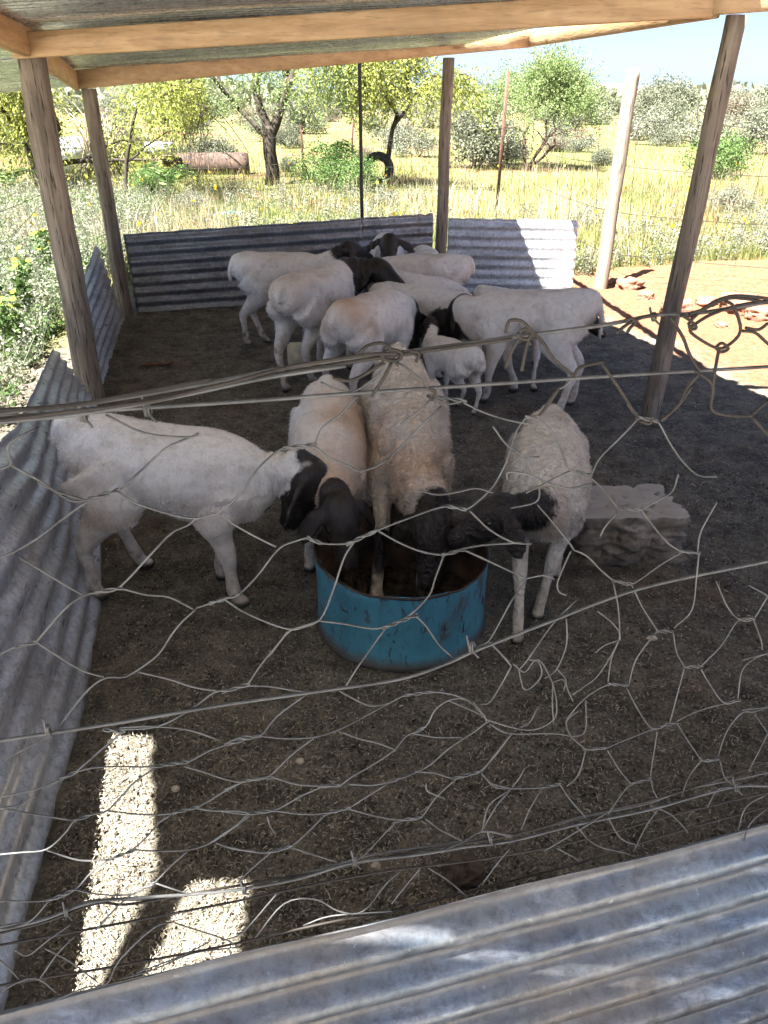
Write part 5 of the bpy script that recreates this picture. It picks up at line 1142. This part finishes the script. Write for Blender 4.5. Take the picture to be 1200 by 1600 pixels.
# twisted joints: a second strand coiling round short stretches where two netting wires meet
tw = [((152,925),(189,919)),((331,942),(372,929)),((481,840),(501,849)),((545,849),(589,829)),((602,980),(649,962)),((693,867),(724,859)),((727,796),(700,791)),((193,1143),(163,1140)),((293,1190),(240,1198)),
      ((117,1282),(143,1273)),((173,1342),(210,1328)),((360,1162),(400,1150)),((273,1270),(310,1260)),((425,1214),(387,1219)),((530,1227),(500,1229)),((387,1272),(429,1266)),((545,1262),(507,1272)),((646,1146),(665,1135)),
      ((672,1081),(635,1086)),((740,1099),(761,1126)),((650,1206),(612,1221)),((747,1206),(710,1216)),((421,1332),(455,1322)),((657,1277),(620,1283)),((143,779),(181,767)),((447,700),(491,695)),((891,735),(920,742)),
      ((966,796),(1001,796)),((959,908),(986,912)),((1064,862),(1092,864)),((1027,987),(1050,987)),((1069,1043),(1095,1041)),((1155,968),(1177,967)),((979,1071),(952,1069)),((1132,1099),(1155,1094)),((1020,1139),(1057,1129)),
      ((1095,1189),(1121,1187)),((1016,1216),(986,1225)),((915,1171),(945,1169)),((57,1003),(27,1010)),((406,1150),(376,1152)),((997,652),(1025,658)),((822,652),(840,652)),((387,1069),(350,1081)),((240,1380),(213,1393)),((117,1207),(93,1218)),((77,1407),(117,1390)),((847,1231),(874,1225)),((676,620),(724,626))]
for (a, b_) in tw:
    A, B_ = Vector(pf(a[0], a[1], foff(*a))), Vector(pf(b_[0], b_[1], foff(*b_))); d = (B_-A); L = d.length; d.normalize(); e1 = d.cross(Vector((0, 1, 0))).normalized(); e2 = d.cross(e1)
    for ph in (0, math.pi):
        mb.tube([A+d*L*t+(e1*math.cos(t*L*260+ph)+e2*math.sin(t*L*260+ph))*.0012 for t in np.linspace(-.1, 1.1, 26)], .00095, 5)
mb.build('netting', M['wire'], fence)
def strand(P, r, mat='wire', off=0.0, jit=.3):
    P = list(P); (xa, ya), (xb, yb) = P[-2], P[-1]; sl = (yb-P[-4][1])/(xb-P[-4][0]); P += [(xb+350, yb+sl*350), (xb+800, yb+sl*800)] if xb > 1190 else []
    sl = (P[3][1]-P[0][1])/(P[3][0]-P[0][0]); P = ([(P[0][0]-700, P[0][1]-sl*700), (P[0][0]-300, P[0][1]-sl*300)] if P[0][0] < 0 else []) + P      # the wires run on past both edges of the view
    mb = MB(); Q = catmull(np.array(P, float), 8); mb.tube([pf(x, y, off+jit*foff(x, y)) for x, y in Q], r, 7, cap=True); return mb.build('strand', M[mat], fence)
strand([(-60,656),(0,650),(60,648),(230,637),(400,626),(560,614),(800,598),(933,589),(1067,581),(1200,573),(1260,569)], .0017)
strand([(-60,652),(0,645),(150,628),(300,603),(480,569),(640,549),(800,527),(943,508),(1020,493),(1083,490),(1153,480),(1200,472),(1260,463)], .0018, 'wire', -.01)
strand([(-60,662),(0,655),(150,640),(300,612),(480,577),(640,552),(800,530)], .0017, 'wire_dark', -.02)
strand([(-60,668),(0,660),(140,645),(290,617),(420,590),(540,572)], .0016, 'wire', -.03)
strand([(-60,648),(0,641),(120,632),(270,604),(330,593)], .0016, 'wire_dark', -.03)
strand([(-60,660),(0,657),(100,644),(230,628),(350,600),(450,574),(560,556),(620,552)], .0014, 'wire_dark', -.04)
strand([(-60,1165),(0,1157),(180,1130),(340,1103),(500,1080),(625,1061),(700,1036),(740,1018),(850,975),(1000,920),(1200,877),(1260,864)], .0018)
strand([(-60,1466),(0,1453),(67,1437),(143,1410),(230,1402),(350,1393),(462,1374),(552,1348),(650,1336),(725,1324),(800,1314),(900,1289),(1012,1266),(1140,1231),(1200,1228),(1260,1220)], .0018)
strand([(-60,1478),(0,1458),(70,1441),(150,1412),(200,1413),(300,1396),(400,1379),(500,1362),(640,1332),(800,1305),(900,1277),(1012,1252),(1100,1225),(1200,1190),(1260,1170)], .0015, 'wire_dark', .004)
strand([(-60,1462),(0,1448),(80,1432),(145,1407),(230,1405),(360,1386),(470,1366),(580,1336),(700,1318),(820,1300),(920,1275),(1010,1256),(1080,1232),(1200,1207)], .0013, 'wire', .008)
strand([(-60,1490),(0,1477),(133,1453),(240,1433),(360,1410),(492,1382),(612,1360),(750,1343),(900,1315),(1050,1274),(1200,1238),(1260,1222)], .0015, 'wire_dark', .012)
strand([(-60,1560),(0,1540),(180,1510),(350,1478),(519,1440),(612,1424),(750,1388),(900,1350),(1050,1302),(1200,1260),(1260,1240)], .0015, 'wire_dark', .012)
def tie(x, y, s=1.0, a=0.0):
    mb = MB(); pts = []
    for k in range(26):
        t = k/25; ph = t*4*math.pi
        px_, py_ = x + s*(3*math.sin(ph)+ (t-.5)*7), y + s*(11*math.cos(ph)*.8)
        pts.append(pf(px_, py_, .005*math.sin(ph)))
    pts.append(pf(x+s*10, y+s*(16+a), -.006)); pts.insert(0, pf(x-s*9, y-s*(20+a), -.006))
    mb.tube(pts, .0011, 5); mb.build('wire_tie', M['wire'], fence)
for (x_, y_, s) in [(132,648,1.2),(232,640,1.2),(75,1140,.8),(738,1012,1.0),(105,1425,.8),(556,1345,.8),(1152,1230,.8),(768,1312,.7),(382,1390,.7),(612,556,1.0),(820,524,.9),(1022,495,.7)]: tie(x_, y_, s)
for r_ in [o for k in PR for o in PR[k]]:
    for ch in list(r_.children): bpy.data.objects.remove(ch)
    bpy.data.objects.remove(r_)
